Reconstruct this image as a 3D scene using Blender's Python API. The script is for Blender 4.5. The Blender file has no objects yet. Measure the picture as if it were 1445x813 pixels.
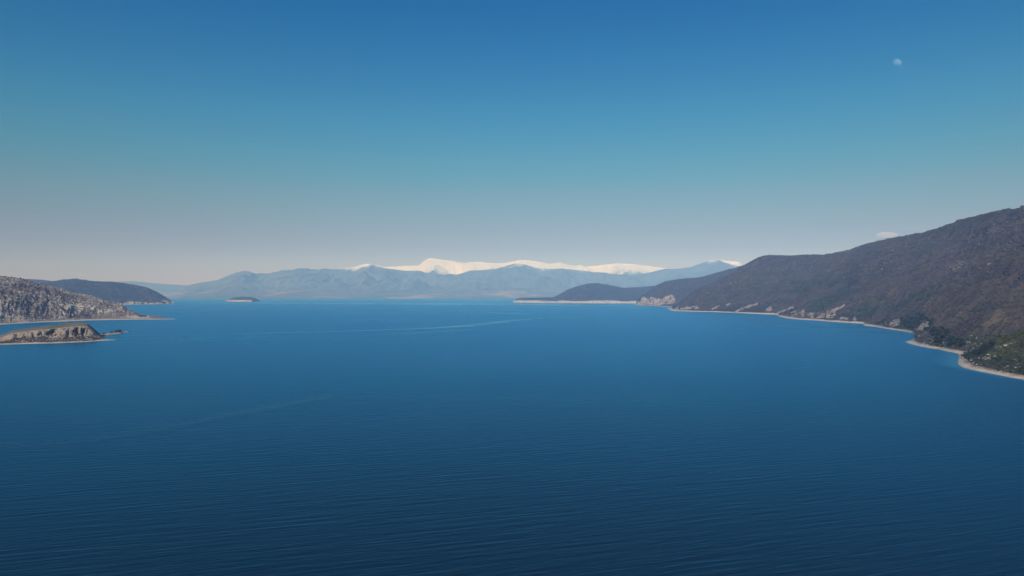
import bpy, math, random
import numpy as np
from mathutils import Vector
from mathutils.bvhtree import BVHTree

# ------------------------------------------------------------------ camera, sky, sun, exposure
scene = bpy.context.scene
COL = scene.collection
W_PX, H_PX, FOC, HOR, CAM_H = 1445.0, 813.0, 976.0, 415.0, 120.0     # photo size, focal length, horizon row, flying height
PITCH = math.atan((HOR - H_PX / 2) / FOC)
cam_data = bpy.data.cameras.new('camera')
cam = bpy.data.objects.new('camera', cam_data)
COL.objects.link(cam)
cam.location = (0, 0, CAM_H)
cam.rotation_euler = (math.pi / 2 + PITCH, 0, 0)
cam_data.sensor_width = 36.0
cam_data.lens = 36.0 * FOC / W_PX
cam_data.clip_start = 1.0
cam_data.clip_end = 600000.0
scene.camera = cam

SUN_ELEV, SUN_AZ = math.radians(38), math.radians(-168)               # azimuth from straight ahead, clockwise: behind and to the left
SUN_DIR = Vector((math.sin(SUN_AZ) * math.cos(SUN_ELEV), math.cos(SUN_AZ) * math.cos(SUN_ELEV), math.sin(SUN_ELEV)))
world = bpy.data.worlds.new('World')
scene.world = world
world.use_nodes = True
wn, wl = world.node_tree.nodes, world.node_tree.links
bg = wn['Background']
sky = wn.new('ShaderNodeTexSky')
sky.sky_type = 'NISHITA'
sky.sun_disc = False
sky.sun_elevation = SUN_ELEV
sky.sun_rotation = SUN_AZ % (2 * math.pi)
sky.altitude = 900
sky.air_density = 1.0
sky.dust_density = 0.3
sky.ozone_density = 2.0
SKY_TINT = (1.0, 1.0, 1.2)
tint = wn.new('ShaderNodeMix'); tint.data_type = 'RGBA'; tint.blend_type = 'MULTIPLY'; tint.inputs[0].default_value = 1.0
tint.inputs[7].default_value = (*SKY_TINT, 1)
vivid = wn.new('ShaderNodeHueSaturation'); vivid.inputs['Saturation'].default_value = 1.5
wl.new(sky.outputs[0], vivid.inputs['Color'])
wl.new(vivid.outputs[0], tint.inputs[6])
# air colour by elevation, the same all the way round: greyer to the horizon, teal above it
geo = wn.new('ShaderNodeTexCoord'); sepz = wn.new('ShaderNodeSeparateXYZ'); wl.new(geo.outputs['Generated'], sepz.inputs[0])
air = wn.new('ShaderNodeValToRGB'); wl.new(sepz.outputs[2], air.inputs[0])
AIR = [(0.0, (0.66, 0.46, 0.46)), (0.061, (0.70, 0.46, 0.42)), (0.087, (0.88, 0.56, 0.42)), (0.137, (1.20, 0.89, 0.56)), (0.186, (1.20, 1.17, 0.74)), (0.243, (1.25, 1.30, 0.92)), (0.307, (1.28, 1.22, 1.00)), (0.39, (1.22, 1.15, 1.05)), (1.0, (1.15, 1.12, 1.05))]
for q, (z_, c_) in enumerate(AIR):
    el = air.color_ramp.elements[0 if q == 0 else 1] if q in (0, len(AIR) - 1) else air.color_ramp.elements.new(z_)
for el, (z_, c_) in zip(air.color_ramp.elements, AIR):
    el.position = z_; el.color = (*c_, 1)
tone = wn.new('ShaderNodeMix'); tone.data_type = 'RGBA'; tone.blend_type = 'MULTIPLY'; tone.inputs[0].default_value = 1.0
wl.new(tint.outputs[2], tone.inputs[6]); wl.new(air.outputs[0], tone.inputs[7])
wl.new(tone.outputs[2], bg.inputs['Color'])
bg.inputs['Strength'].default_value = 0.070

sun_data = bpy.data.lights.new('sun', 'SUN')
sun_data.energy = 4.2
sun_data.angle = math.radians(0.5)
sun_data.color = (1.0, 0.92, 0.88)
sun = bpy.data.objects.new('sun', sun_data)
COL.objects.link(sun)
sun.rotation_euler = SUN_DIR.to_track_quat('Z', 'Y').to_euler()
sun.location = (-500, -500, 3000)

scene.view_settings.view_transform = 'Standard'
scene.view_settings.look = 'None'
scene.view_settings.exposure = 0.0
scene.view_settings.gamma = 1.0
scene.render.engine = 'CYCLES'
scene.cycles.max_bounces = 4
scene.cycles.diffuse_bounces = 2
scene.cycles.glossy_bounces = 2
scene.cycles.transparent_max_bounces = 12
scene.cycles.volume_bounces = 0
scene.cycles.use_denoising = True

HAZE_DENSITY = 6.3e-5
HAZE_COLOR = (0.18, 0.42, 0.92)

# ------------------------------------------------------------------ helpers
rng = np.random.default_rng(7)
random.seed(7)

def view_ray(px, py):
    dx = (np.asarray(px, float) - W_PX / 2) / FOC
    dz = (H_PX / 2 - np.asarray(py, float)) / FOC
    c, s = math.cos(PITCH), math.sin(PITCH)
    return np.stack(np.broadcast_arrays(dx, c - dz * s, s + dz * c), -1)

def on_water(px, py):
    d = view_ray(px, py)
    t = -CAM_H / d[..., 2]
    p = d * t[..., None]
    p[..., 2] = 0
    return p

def at(px, py, Y):
    d = view_ray(px, py)
    p = d * (np.asarray(Y, float) / d[..., 1])[..., None]
    p[..., 2] += CAM_H
    return p

def _hash(ix, iy, iz, seed):
    h = (ix.astype(np.uint32) * np.uint32(374761393) + iy.astype(np.uint32) * np.uint32(668265263)
         + iz.astype(np.uint32) * np.uint32(2246822519) + np.uint32((seed * 3266489917) & 0xffffffff))
    h = (h ^ (h >> np.uint32(13))) * np.uint32(1274126177)
    h = (h ^ (h >> np.uint32(15))) * np.uint32(2654435761)
    h ^= h >> np.uint32(16)
    return h.astype(np.float64) / 4294967295.0

def vnoise(p, seed=0):
    p = np.asarray(p, float)
    if p.shape[-1] == 2:
        p = np.concatenate([p, np.zeros(p.shape[:-1] + (1,))], -1)
    i = np.floor(p).astype(np.int64)
    f = p - i
    f = f * f * f * (f * (f * 6 - 15) + 10)
    out = 0
    for a in (0, 1):
        for b in (0, 1):
            for c in (0, 1):
                w = (f[..., 0] if a else 1 - f[..., 0]) * (f[..., 1] if b else 1 - f[..., 1]) * (f[..., 2] if c else 1 - f[..., 2])
                out = out + w * _hash(i[..., 0] + a, i[..., 1] + b, i[..., 2] + c, seed)
    return out * 2 - 1

def fbm(p, octaves=4, seed=0, gain=0.5):
    p = np.asarray(p, float)
    out, amp, tot = 0, 1.0, 0.0
    for k in range(octaves):
        out = out + amp * vnoise(p * 2.03 ** k + 17.3 * k, seed + k)
        tot += amp
        amp *= gain
    return out / tot

def ridged(p, octaves=4, seed=0):
    p = np.asarray(p, float)
    out, amp, tot = 0, 1.0, 0.0
    for k in range(octaves):
        out = out + amp * (1 - np.abs(vnoise(p * 2.03 ** k + 11.1 * k, seed + k)) * 2)
        tot += amp
        amp *= 0.5
    return out / tot

def smooth01(x, a, b):
    t = np.clip((np.asarray(x, float) - a) / (b - a), 0, 1)
    return t * t * (3 - 2 * t)

def make_mesh(name, V, F, attrs=None, smooth=True):
    V = np.asarray(V, np.float32).reshape(-1, 3)
    F = np.asarray(F, np.int32)
    k = F.shape[1]
    me = bpy.data.meshes.new(name)
    me.vertices.add(len(V)); me.vertices.foreach_set('co', V.ravel())
    me.loops.add(F.size); me.loops.foreach_set('vertex_index', F.ravel())
    me.polygons.add(len(F))
    me.polygons.foreach_set('loop_start', np.arange(0, F.size, k, dtype=np.int32))
    me.polygons.foreach_set('loop_total', np.full(len(F), k, np.int32))
    me.polygons.foreach_set('use_smooth', np.full(len(F), smooth, bool))
    for an, av in (attrs or {}).items():
        a = me.attributes.new(an, 'FLOAT', 'POINT')
        a.data.foreach_set('value', np.asarray(av, np.float32).ravel())
    me.update(calc_edges=True)
    me.validate()
    return me

def add(name, me, mats, parent=None, label=None, cat=None, group=None, kind=None):
    o = bpy.data.objects.new(name, me)
    COL.objects.link(o)
    for m in (mats if isinstance(mats, (list, tuple)) else [mats]):
        if m is not None:
            me.materials.append(m)
    if parent is not None:
        o.parent = parent
    for k, v in (('label', label), ('category', cat), ('group', group), ('kind', kind)):
        if v:
            o[k] = v
    return o

def grid_faces(nu, nv, flip=False):
    i = np.arange(nu * nv).reshape(nu, nv)
    a, b, c, d = i[:-1, :-1].ravel(), i[1:, :-1].ravel(), i[1:, 1:].ravel(), i[:-1, 1:].ravel()
    return np.stack([a, d, c, b] if flip else [a, b, c, d], 1)

def grid_mesh(name, G, attrs=None, flip=False, smooth=True):
    nu, nv = G.shape[:2]
    # faces look up
    n = np.cross(G[1:, :-1] - G[:-1, :-1], G[:-1, 1:] - G[:-1, :-1]).reshape(-1, 3)
    return make_mesh(name, G.reshape(-1, 3), grid_faces(nu, nv, n[:, 2].sum() < 0), attrs, smooth)

# ------------------------------------------------------------------ materials
def new_mat(name):
    m = bpy.data.materials.new(name)
    m.use_nodes = True
    nt = m.node_tree
    b = nt.nodes['Principled BSDF']
    return m, nt, b

class N:
    """small helper to write node chains"""
    def __init__(self, nt): self.nt = nt
    def n(self, t, **kw):
        x = self.nt.nodes.new(t)
        for k, v in kw.items(): setattr(x, k, v)
        return x
    def link(self, a, b): self.nt.links.new(a, b)
    def pos(self): return self.n('ShaderNodeNewGeometry').outputs['Position']
    def attr(self, name): return self.n('ShaderNodeAttribute', attribute_name=name).outputs['Fac']
    def mapping(self, vec, scale=(1, 1, 1), rot=(0, 0, 0), loc=(0, 0, 0)):
        m = self.n('ShaderNodeMapping')
        self.link(vec, m.inputs[0])
        m.inputs['Scale'].default_value = scale; m.inputs['Rotation'].default_value = rot; m.inputs['Location'].default_value = loc
        return m.outputs[0]
    def noise(self, vec, scale, detail=3, rough=0.55, dist=0.0):
        x = self.n('ShaderNodeTexNoise')
        self.link(vec, x.inputs['Vector'])
        x.inputs['Scale'].default_value = scale; x.inputs['Detail'].default_value = detail
        x.inputs['Roughness'].default_value = rough; x.inputs['Distortion'].default_value = dist
        return x.outputs['Fac']
    def math(self, op, a, b=None, clamp=False):
        x = self.n('ShaderNodeMath', operation=op, use_clamp=clamp)
        for i, v in enumerate((a, b)):
            if v is None: continue
            if isinstance(v, (int, float)): x.inputs[i].default_value = v
            else: self.link(v, x.inputs[i])
        return x.outputs[0]
    def step(self, v, a, b):
        x = self.n('ShaderNodeMapRange', interpolation_type='SMOOTHSTEP')
        self.link(v, x.inputs[0]); x.inputs[1].default_value = a; x.inputs[2].default_value = b
        return x.outputs[0]
    def mix(self, f, a, b):
        x = self.n('ShaderNodeMix', data_type='RGBA')
        if isinstance(f, (int, float)): x.inputs[0].default_value = f
        else: self.link(f, x.inputs[0])
        for i, v in ((6, a), (7, b)):
            if isinstance(v, tuple): x.inputs[i].default_value = (*v, 1)
            else: self.link(v, x.inputs[i])
        return x.outputs[2]

SCRUB_A, SCRUB_B = (0.066, 0.055, 0.049), (0.040, 0.036, 0.036)
GREEN = (0.040, 0.050, 0.026)
TAN = (0.135, 0.110, 0.075)
ROCK = (0.36, 0.33, 0.29)
ROCK_DARK = (0.17, 0.155, 0.14)
BEACH = (0.49, 0.45, 0.37)

def terrain_mat(name, scrub_a=SCRUB_A, scrub_b=SCRUB_B, green=GREEN, rock=ROCK, rock_dark=ROCK_DARK, tan=TAN, rock_amount=0.0, scale=1.0, tan_amount=0.15):
    m, nt, b = new_mat(name)
    h = N(nt)
    P = h.pos()
    c = h.mix(h.step(h.noise(P, 0.020 * scale, 4), 0.4, 0.62), scrub_a, scrub_b)
    c = h.mix(h.step(h.noise(P, 0.055 * scale, 4, 0.65), 0.62 - tan_amount * 0.2, 0.75), c, tan)
    c = h.mix(h.math('MULTIPLY', h.step(h.attr('crest'), 0.45, 0.85), h.step(h.noise(P, 0.03 * scale, 4, 0.65), 0.42, 0.62)), c, (0.125, 0.10, 0.068))
    g = h.math('ADD', h.attr('green'), h.math('MULTIPLY', h.math('SUBTRACT', h.noise(P, 0.05 * scale, 3), 0.5), 0.7))
    c = h.mix(h.step(g, 0.35, 0.7), c, green)
    # bare stone: a mask of the place, broken up by noise
    rn = h.noise(h.mapping(P, (1, 1, 0.6)), 0.09 * scale, 5, 0.7)
    rk = h.math('ADD', h.attr('rock'), h.math('MULTIPLY', h.math('SUBTRACT', rn, 0.5), 2.2))
    rcol = h.mix(h.step(h.noise(P, 0.13 * scale, 5, 0.7), 0.35, 0.65), rock_dark, rock)
    c = h.mix(h.step(rk, 0.45 - rock_amount, 0.75 - rock_amount), c, rcol)
    h.link(c, b.inputs['Base Color'])
    b.inputs['Roughness'].default_value = 0.95
    b.inputs['Specular IOR Level'].default_value = 0.1
    return m

def stone_mat(name, a, bcol, scale=0.15, warm=None):
    m, nt, b = new_mat(name)
    h = N(nt)
    P = h.pos()
    c = h.mix(h.step(h.noise(h.mapping(P, (1, 1, 0.35)), scale, 5, 0.7), 0.38, 0.62), a, bcol)
    if warm:
        c = h.mix(h.step(h.noise(P, scale * 0.4, 3), 0.48, 0.66), c, warm)
    h.link(c, b.inputs['Base Color'])
    b.inputs['Roughness'].default_value = 0.95
    b.inputs['Specular IOR Level'].default_value = 0.15
    bu = h.n('ShaderNodeBump'); bu.inputs['Distance'].default_value = 1.5; bu.inputs['Strength'].default_value = 0.6
    h.link(h.noise(P, scale * 2.0, 5, 0.7), bu.inputs['Height']); h.link(bu.outputs[0], b.inputs['Normal'])
    return m

def beach_mat():
    m, nt, b = new_mat('pale_gravel')
    h = N(nt)
    P = h.pos()
    c = h.mix(h.step(h.noise(P, 0.06, 5, 0.7), 0.35, 0.7), BEACH, (0.36, 0.30, 0.25))
    # drift lines, higher up the bank: a little brown wrack
    c = h.mix(h.math('MULTIPLY', h.step(h.attr('up'), 0.30, 0.85), h.step(h.noise(P, 0.07, 4, 0.7), 0.36, 0.56)), c, (0.17, 0.14, 0.115))
    h.link(c, b.inputs['Base Color'])
    b.inputs['Roughness'].default_value = 0.95
    b.inputs['Specular IOR Level'].default_value = 0.1
    return m

def plant_mat(name, cols):
    """per-plant colour by the attribute tint (0..1)"""
    m, nt, b = new_mat(name)
    h = N(nt)
    r = h.n('ShaderNodeValToRGB')
    e = r.color_ramp.elements
    e[0].position, e[0].color = 0.0, (*cols[0], 1)
    e[1].position, e[1].color = 1.0, (*cols[-1], 1)
    for k, c in enumerate(cols[1:-1], 1):
        x = e.new(k / (len(cols) - 1)); x.color = (*c, 1)
    h.link(h.attr('tint'), r.inputs[0])
    h.link(r.outputs[0], b.inputs['Base Color'])
    b.inputs['Roughness'].default_value = 0.9
    b.inputs['Specular IOR Level'].default_value = 0.1
    return m

WATER_ROUGH, WATER_FILTER, WATER_BODY = (0.26, 0.34), (0.22, 0.72, 1.0), (0.004, 0.012, 0.018)
def water_mat():
    m, nt, b = new_mat('lake_water')
    h = N(nt)
    P = h.pos()
    # long-crested swell running towards the camera, crests slightly oblique
    v = h.mapping(h.mapping(P, (1, 1, 1), (0, 0, math.radians(-17))), (0.024, 0.26, 1))
    n1 = h.noise(v, 1.0, 2.0, 0.5, 0.4)
    v2 = h.mapping(h.mapping(P, (1, 1, 1), (0, 0, math.radians(-10))), (0.10, 0.62, 1))
    n2 = h.noise(v2, 1.0, 2.5, 0.6, 0.5)
    hh = h.math('ADD', h.math('MULTIPLY', n1, 1.0), h.math('MULTIPLY', n2, 0.30))
    bu = h.n('ShaderNodeBump'); bu.inputs['Distance'].default_value = 0.46
    h.link(h.math('SUBTRACT', 1.0, h.math('MULTIPLY', h.attr('slick'), 0.85)), bu.inputs['Strength'])
    h.link(hh, bu.inputs['Height'])
    # wind lanes: slow variation of the roughness
    lanes = h.noise(h.mapping(P, (0.0006, 0.0030, 1), (0, 0, math.radians(-6))), 1.0, 4, 0.6, 0.6)
    rough = h.n('ShaderNodeMapRange'); h.link(lanes, rough.inputs[0])
    rough.inputs[1].default_value, rough.inputs[2].default_value = 0.3, 0.7
    rough.inputs[3].default_value, rough.inputs[4].default_value = WATER_ROUGH
    calm = h.math('MULTIPLY', h.attr('slick'), 0.22)
    # blue-green body light under a blue-filtering, Fresnel-weighted mirror of the sky
    nt.nodes.remove(b)
    body = h.n('ShaderNodeBsdfDiffuse'); gl = h.n('ShaderNodeBsdfGlossy'); fr = h.n('ShaderNodeFresnel'); mx = h.n('ShaderNodeMixShader')
    fr.inputs['IOR'].default_value = 1.333
    h.link(h.mix(h.attr('slick'), WATER_FILTER, (0.40, 0.77, 1.0)), gl.inputs['Color'])   # paler mirror tint on slicks paints in the low sky's reflection
    h.link(h.math('SUBTRACT', rough.outputs[0], calm), gl.inputs['Roughness'])
    for x in (body, gl, fr): h.link(bu.outputs[0], x.inputs['Normal'])
    h.link(h.mix(h.attr('shallow'), WATER_BODY, (0.06, 0.23, 0.26)), body.inputs['Color'])
    h.link(fr.outputs[0], mx.inputs[0]); h.link(body.outputs[0], mx.inputs[1]); h.link(gl.outputs[0], mx.inputs[2])
    h.link(mx.outputs[0], nt.nodes['Material Output'].inputs['Surface'])
    return m

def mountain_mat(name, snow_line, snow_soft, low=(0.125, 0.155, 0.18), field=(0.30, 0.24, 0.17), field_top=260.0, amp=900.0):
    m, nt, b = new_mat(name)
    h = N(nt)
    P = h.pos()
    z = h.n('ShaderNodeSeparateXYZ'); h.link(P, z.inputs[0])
    c = h.mix(h.step(h.noise(P, 0.0012, 4, 0.6), 0.4, 0.62), low, (0.095, 0.12, 0.135))  # base colours blued so the slopes carry some painted haze
    f = h.math('MULTIPLY', h.step(h.noise(h.mapping(P, (0.5, 0.5, 3)), 0.0011, 4, 0.6), 0.52, 0.60),
               h.math('SUBTRACT', 1.0, h.step(z.outputs[2], field_top * 0.5, field_top)))
    c = h.mix(f, c, field)
    s = h.math('ADD', z.outputs[2], h.math('MULTIPLY', h.math('SUBTRACT', h.noise(h.mapping(P, (1, 1, 0.5)), 0.0028, 6, 0.72), 0.5), amp))
    s = h.math('ADD', s, h.math('MULTIPLY', h.attr('gully'), 350.0))
    c = h.mix(h.step(s, snow_line, snow_line + snow_soft), c, (0.74, 0.75, 0.82))
    h.link(c, b.inputs['Base Color'])
    b.inputs['Roughness'].default_value = 0.9
    b.inputs['Specular IOR Level'].default_value = 0.1
    return m

M_WATER = water_mat()
M_BEACH = beach_mat()
M_HILL = terrain_mat('scrub_hillside')
M_KARST = terrain_mat('karst_hillside', scrub_a=(0.17, 0.15, 0.135), scrub_b=(0.115, 0.10, 0.098), rock=(0.52, 0.475, 0.42), rock_dark=(0.30, 0.27, 0.24), rock_amount=0.14, scale=1.0)
M_FAR = terrain_mat('forested_hill', scrub_a=(0.056, 0.050, 0.050), scrub_b=(0.038, 0.039, 0.040), rock=(0.42, 0.38, 0.33), rock_amount=-0.08, scale=0.4, tan_amount=0.0)
M_ISLET = terrain_mat('islet_turf', scrub_a=(0.165, 0.145, 0.11), scrub_b=(0.125, 0.112, 0.085), green=(0.10, 0.105, 0.062), tan=(0.20, 0.175, 0.135), rock=(0.33, 0.29, 0.25))
M_KNOLL = terrain_mat('green_knoll', scrub_a=(0.10, 0.10, 0.045), scrub_b=(0.06, 0.065, 0.03), green=(0.05, 0.062, 0.022), tan=(0.16, 0.14, 0.08))
M_CLIFF = stone_mat('limestone', (0.41, 0.35, 0.285), (0.15, 0.135, 0.12), 0.075, (0.38, 0.275, 0.195))  # dark upright streaks paint cleft shade into the stone colour
M_WHITE = stone_mat('white_rock', (0.44, 0.39, 0.335), (0.26, 0.225, 0.19), 0.03)
M_TAWNY = stone_mat('tawny_cliff', (0.30, 0.265, 0.22), (0.13, 0.118, 0.105), 0.22, (0.31, 0.235, 0.175))
M_CLIFF_GREY = stone_mat('grey_limestone', (0.42, 0.395, 0.35), (0.13, 0.122, 0.112), 0.13)  # dark tone deepened to paint shade into the rock's breaks
M_CLIFF_FAR = stone_mat('far_limestone', (0.45, 0.385, 0.32), (0.15, 0.135, 0.125), 0.022, (0.40, 0.30, 0.23))  # light and dark tones paint the relief shading a frontal sun leaves out
M_BUSH = plant_mat('scrub_leaf', [(0.102, 0.084, 0.070), (0.064, 0.053, 0.050), (0.045, 0.040, 0.036), (0.038, 0.042, 0.026), (0.024, 0.033, 0.018)])
M_GREEN = plant_mat('evergreen_leaf', [(0.028, 0.036, 0.014), (0.050, 0.058, 0.016), (0.090, 0.088, 0.022), (0.12, 0.10, 0.035)])
M_BARE = plant_mat('bare_twig', [(0.13, 0.10, 0.085), (0.085, 0.070, 0.065), (0.06, 0.055, 0.05)])
M_ROCK = plant_mat('loose_rock', [(0.26, 0.245, 0.22), (0.36, 0.34, 0.31), (0.46, 0.43, 0.39)])
M_BARK = stone_mat('bark', (0.10, 0.08, 0.065), (0.06, 0.05, 0.042), 2.0)

# ------------------------------------------------------------------ lofted land
def dense_shore(shore, nu):
    s = np.asarray(shore, float)
    step = np.hypot(*np.diff(s, axis=0).T)
    cum = np.concatenate([[0], np.cumsum(step)])
    u = np.linspace(0, cum[-1], nu)
    return np.interp(u, cum, s[:, 0]), np.interp(u, cum, s[:, 1]), u, cum

def blur(a, k):
    if k < 1: return a
    w = np.hanning(2 * k + 3)[1:-1]; w /= w.sum()
    p = np.concatenate([np.repeat(a[:1], k, 0), a, np.repeat(a[-1:], k, 0)])
    return np.stack([np.convolve(p[:, j], w, 'valid') for j in range(a.shape[1])], 1)

def loft(shore, ridge, nu, nt, beach_w, beach_h, prof=None, back=((500, 0.6), (1500, -0.05)), shore_blur=2, base_blur=20, ridge_blur=3, relief=None, tpow=1.0, wide=()):
    """shore: (px, py) along the waterline; ridge: (index of the shore point it faces, px, py, distance).
    Gives grids: beach (nu, nb, 3), slope (nu, nt+back, 3), the parameter t of the slope rows and metres along the shore."""
    sx, sy, u, cum = dense_shore(shore, nu)
    S = blur(on_water(sx, sy), shore_blur)
    ku = [np.interp(r[0], np.arange(len(cum)), cum) for r in ridge]
    rk = np.array([r[1:] for r in ridge], float)
    R = np.stack([np.interp(u, ku, rk[:, j]) for j in range(3)], 1)
    R = blur(R, ridge_blur)
    R = at(R[:, 0], R[:, 1], R[:, 2])
    d = R - S; d[:, 2] = 0
    d /= np.linalg.norm(d, axis=1)[:, None] + 1e-9
    d = blur(d, 10); d /= np.linalg.norm(d, axis=1)[:, None] + 1e-9
    bw = np.interp(u, np.linspace(0, u[-1], len(np.atleast_1d(beach_w))), np.atleast_1d(beach_w))
    bh = np.interp(u, np.linspace(0, u[-1], len(np.atleast_1d(beach_h))), np.atleast_1d(beach_h))
    B = blur(S, base_blur) + d * bw[:, None]
    lack = np.maximum(0, bw * 0.6 - ((B - S) * d).sum(1))
    B = B + d * lack[:, None]
    bw = bw * (1 + 0.55 * fbm(np.stack([u * 0.09, u * 0], 1), 3, 77))
    for q_, m_, w_ in wide:                                           # broader gravel at the head of a bay
        bw = bw + m_ * np.exp(-((u - np.interp(q_, np.arange(len(cum)), cum)) / w_) ** 2)
    bh = bh * (1 + 0.35 * fbm(np.stack([u * 0.07, u * 0 + 5], 1), 3, 78))
    nb = 7
    kb = np.linspace(0, 1, nb)
    along = np.concatenate([[0], np.cumsum(np.linalg.norm(np.diff(B[:, :2], axis=0), axis=1))])
    beach = S[:, None] + (B - S)[:, None] * kb[None, :, None]
    beach[..., 2] = bh[:, None] * kb[None] ** 0.8 + 0.5 * (vnoise(beach * 0.05, 3)) * np.sin(kb * math.pi)[None]
    under = S - d * 25; under[:, 2] = -4
    beach = np.concatenate([under[:, None], beach], 1)
    B[:, 2] = beach[:, -1, 2]
    t = np.linspace(0, 1, nt) ** tpow
    g = prof(t) if prof else t
    G = B[:, None] + (R - B)[:, None] * t[None, :, None]
    G[..., 2] = B[:, 2, None] + (R[:, 2] - B[:, 2])[:, None] * (g[None] if g.ndim == 1 else g)
    if relief is not None:
        G = relief(G, t, u, along, d)
        G[:, 0] = B
    rows, tt = [G], list(t)
    last = G[:, -1]
    for dist, zf in back:
        q = R + d * dist
        q[:, 2] = np.where(zf <= 0, -10.0, R[:, 2] * zf + 0.03 * dist * vnoise(q * 0.004, 9))
        rows.append(q[:, None]); tt.append(1.0)
    return dict(beach=beach, slope=np.concatenate(rows, 1), t=np.array(tt), nt=nt, along=along, u=u, px=sx, S=S, B=B, R=R, d=d)

def beach_part(L, parent, name='beach', lab=None):
    nb = L['beach'].shape[1]
    up = np.broadcast_to(np.concatenate([[0], np.linspace(0, 1, nb - 1)])[None], L['beach'].shape[:2])
    return add(name, grid_mesh(name, L['beach'], {'up': up}), M_BEACH, parent, label=lab)

def bvh_of(G):
    nu, nv = G.shape[:2]
    return BVHTree.FromPolygons(G.reshape(-1, 3).tolist(), grid_faces(nu, nv).tolist())

def hit(tree, px, py):
    d = Vector(view_ray(px, py)).normalized()
    return tree.ray_cast(Vector((0, 0, CAM_H)), d)

# ---- water
def water_sheet():
    x = np.array([-52000., -9000, -2500, 0, 2500, 9000, 52000]); y = np.array([-24000., -2000, 0, 800, 4000, 12000, 47000])
    X, Y = np.meshgrid(x, y, indexing='ij')
    G = np.stack([X, Y, np.zeros_like(X)], -1)
    add('water', grid_mesh('water', G), M_WATER, label='wide dark blue lake with fine long ripples reaching to the far mountains', cat='lake', kind='structure')
water_sheet()

def water_strip(pts, widths, attr, peak, z, edge_one_side=False, n=160, label='pale slick line on the blue lake', cat='water'):
    """a sheet of the same water a few centimetres up: shallow over pale gravel, or calm"""
    s = np.asarray(pts, float)
    cum = np.concatenate([[0], np.cumsum(np.hypot(*np.diff(s, axis=0).T))])
    u = np.linspace(0, cum[-1], n)
    P = blur(on_water(np.interp(u, cum, s[:, 0]), np.interp(u, cum, s[:, 1])), 3)
    w = np.interp(u, cum, widths)
    tan = np.gradient(P, axis=0); tan[:, 2] = 0
    tan /= np.linalg.norm(tan, axis=1)[:, None] + 1e-9
    nrm = np.stack([-tan[:, 1], tan[:, 0], np.zeros(len(tan))], 1)
    nrm = blur(nrm, 6); nrm /= np.linalg.norm(nrm, axis=1)[:, None] + 1e-9
    k = np.linspace(0, 1, 9) if edge_one_side else np.linspace(-1, 1, 13)
    wob = 1 + 0.25 * fbm(np.stack([u * 0.06, u * 0], 1), 3, 5)
    G = P[:, None] + nrm[:, None] * (w * wob)[:, None, None] * k[None, :, None]
    G[..., 2] = z
    a = (1 - np.abs(k)) ** 1.4
    end = smooth01(u, 0, u[-1] * 0.12) * (1 - smooth01(u, u[-1] * 0.88, u[-1]))
    patch = 0.85 + 0.25 * fbm(G * np.array([0.004, 0.004, 0]), 3, 8)
    A = np.clip(a[None] * end[:, None] * patch * peak, 0, 1)
    return add('water', grid_mesh('water', G, {attr: A}), M_WATER, label=label, cat=cat, kind='structure')

# ---- far snow range and the blue ranges before it
def range_land(sil, Y0, Y1, foot_y, nu, nt, amp, freq, seed, mat, label, back=6000):
    s = np.asarray(sil, float)
    px = np.linspace(s[0, 0], s[-1, 0], nu)
    py = np.interp(px, s[:, 0], s[:, 1])
    py = blur(np.stack([py, py], 1), 2)[:, 0]
    R = at(px, py, Y1)
    F = R * (Y0 / Y1); F[:, 2] = foot_y
    t = np.linspace(0, 1, nt)
    g = 0.65 * t + 0.35 * t ** 2.0
    G = F[:, None] + (R - F)[:, None] * t[None, :, None]
    G[..., 2] = F[:, 2, None] + (R[:, 2] - F[:, 2])[:, None] * g[None]
    q = np.stack(np.broadcast_arrays(G[..., 0] * freq, (G[..., 1] - Y0) * freq * 0.35), -1)
    rg = ridged(q + 0.25 * fbm(q * 1.5, 3, seed + 40)[..., None], 5, seed)
    env = np.sin(np.clip(t, 0, 1) * math.pi * 0.82 + 0.15) ** 1.2
    env[0] = 0
    env[-1] *= 0.15
    G[..., 2] += amp * (rg - 0.35) * env[None] * smooth01(G[..., 2], 0, 600)
    G[..., 2] = np.maximum(G[..., 2], foot_y)
    G[..., 2] += 0.06 * amp * fbm(q * 9, 3, seed + 5) * env[None]
    gully = np.concatenate([-(rg - 0.35), np.zeros((nu, 1))], 1)
    bk = R + np.array([0, back, 0]); bk[:, 2] = -10
    G = np.concatenate([G, bk[:, None]], 1)
    return add('mountain', grid_mesh('mountain', G, {'gully': gully}), mat, label=label, cat='mountain', kind='structure')

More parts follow.
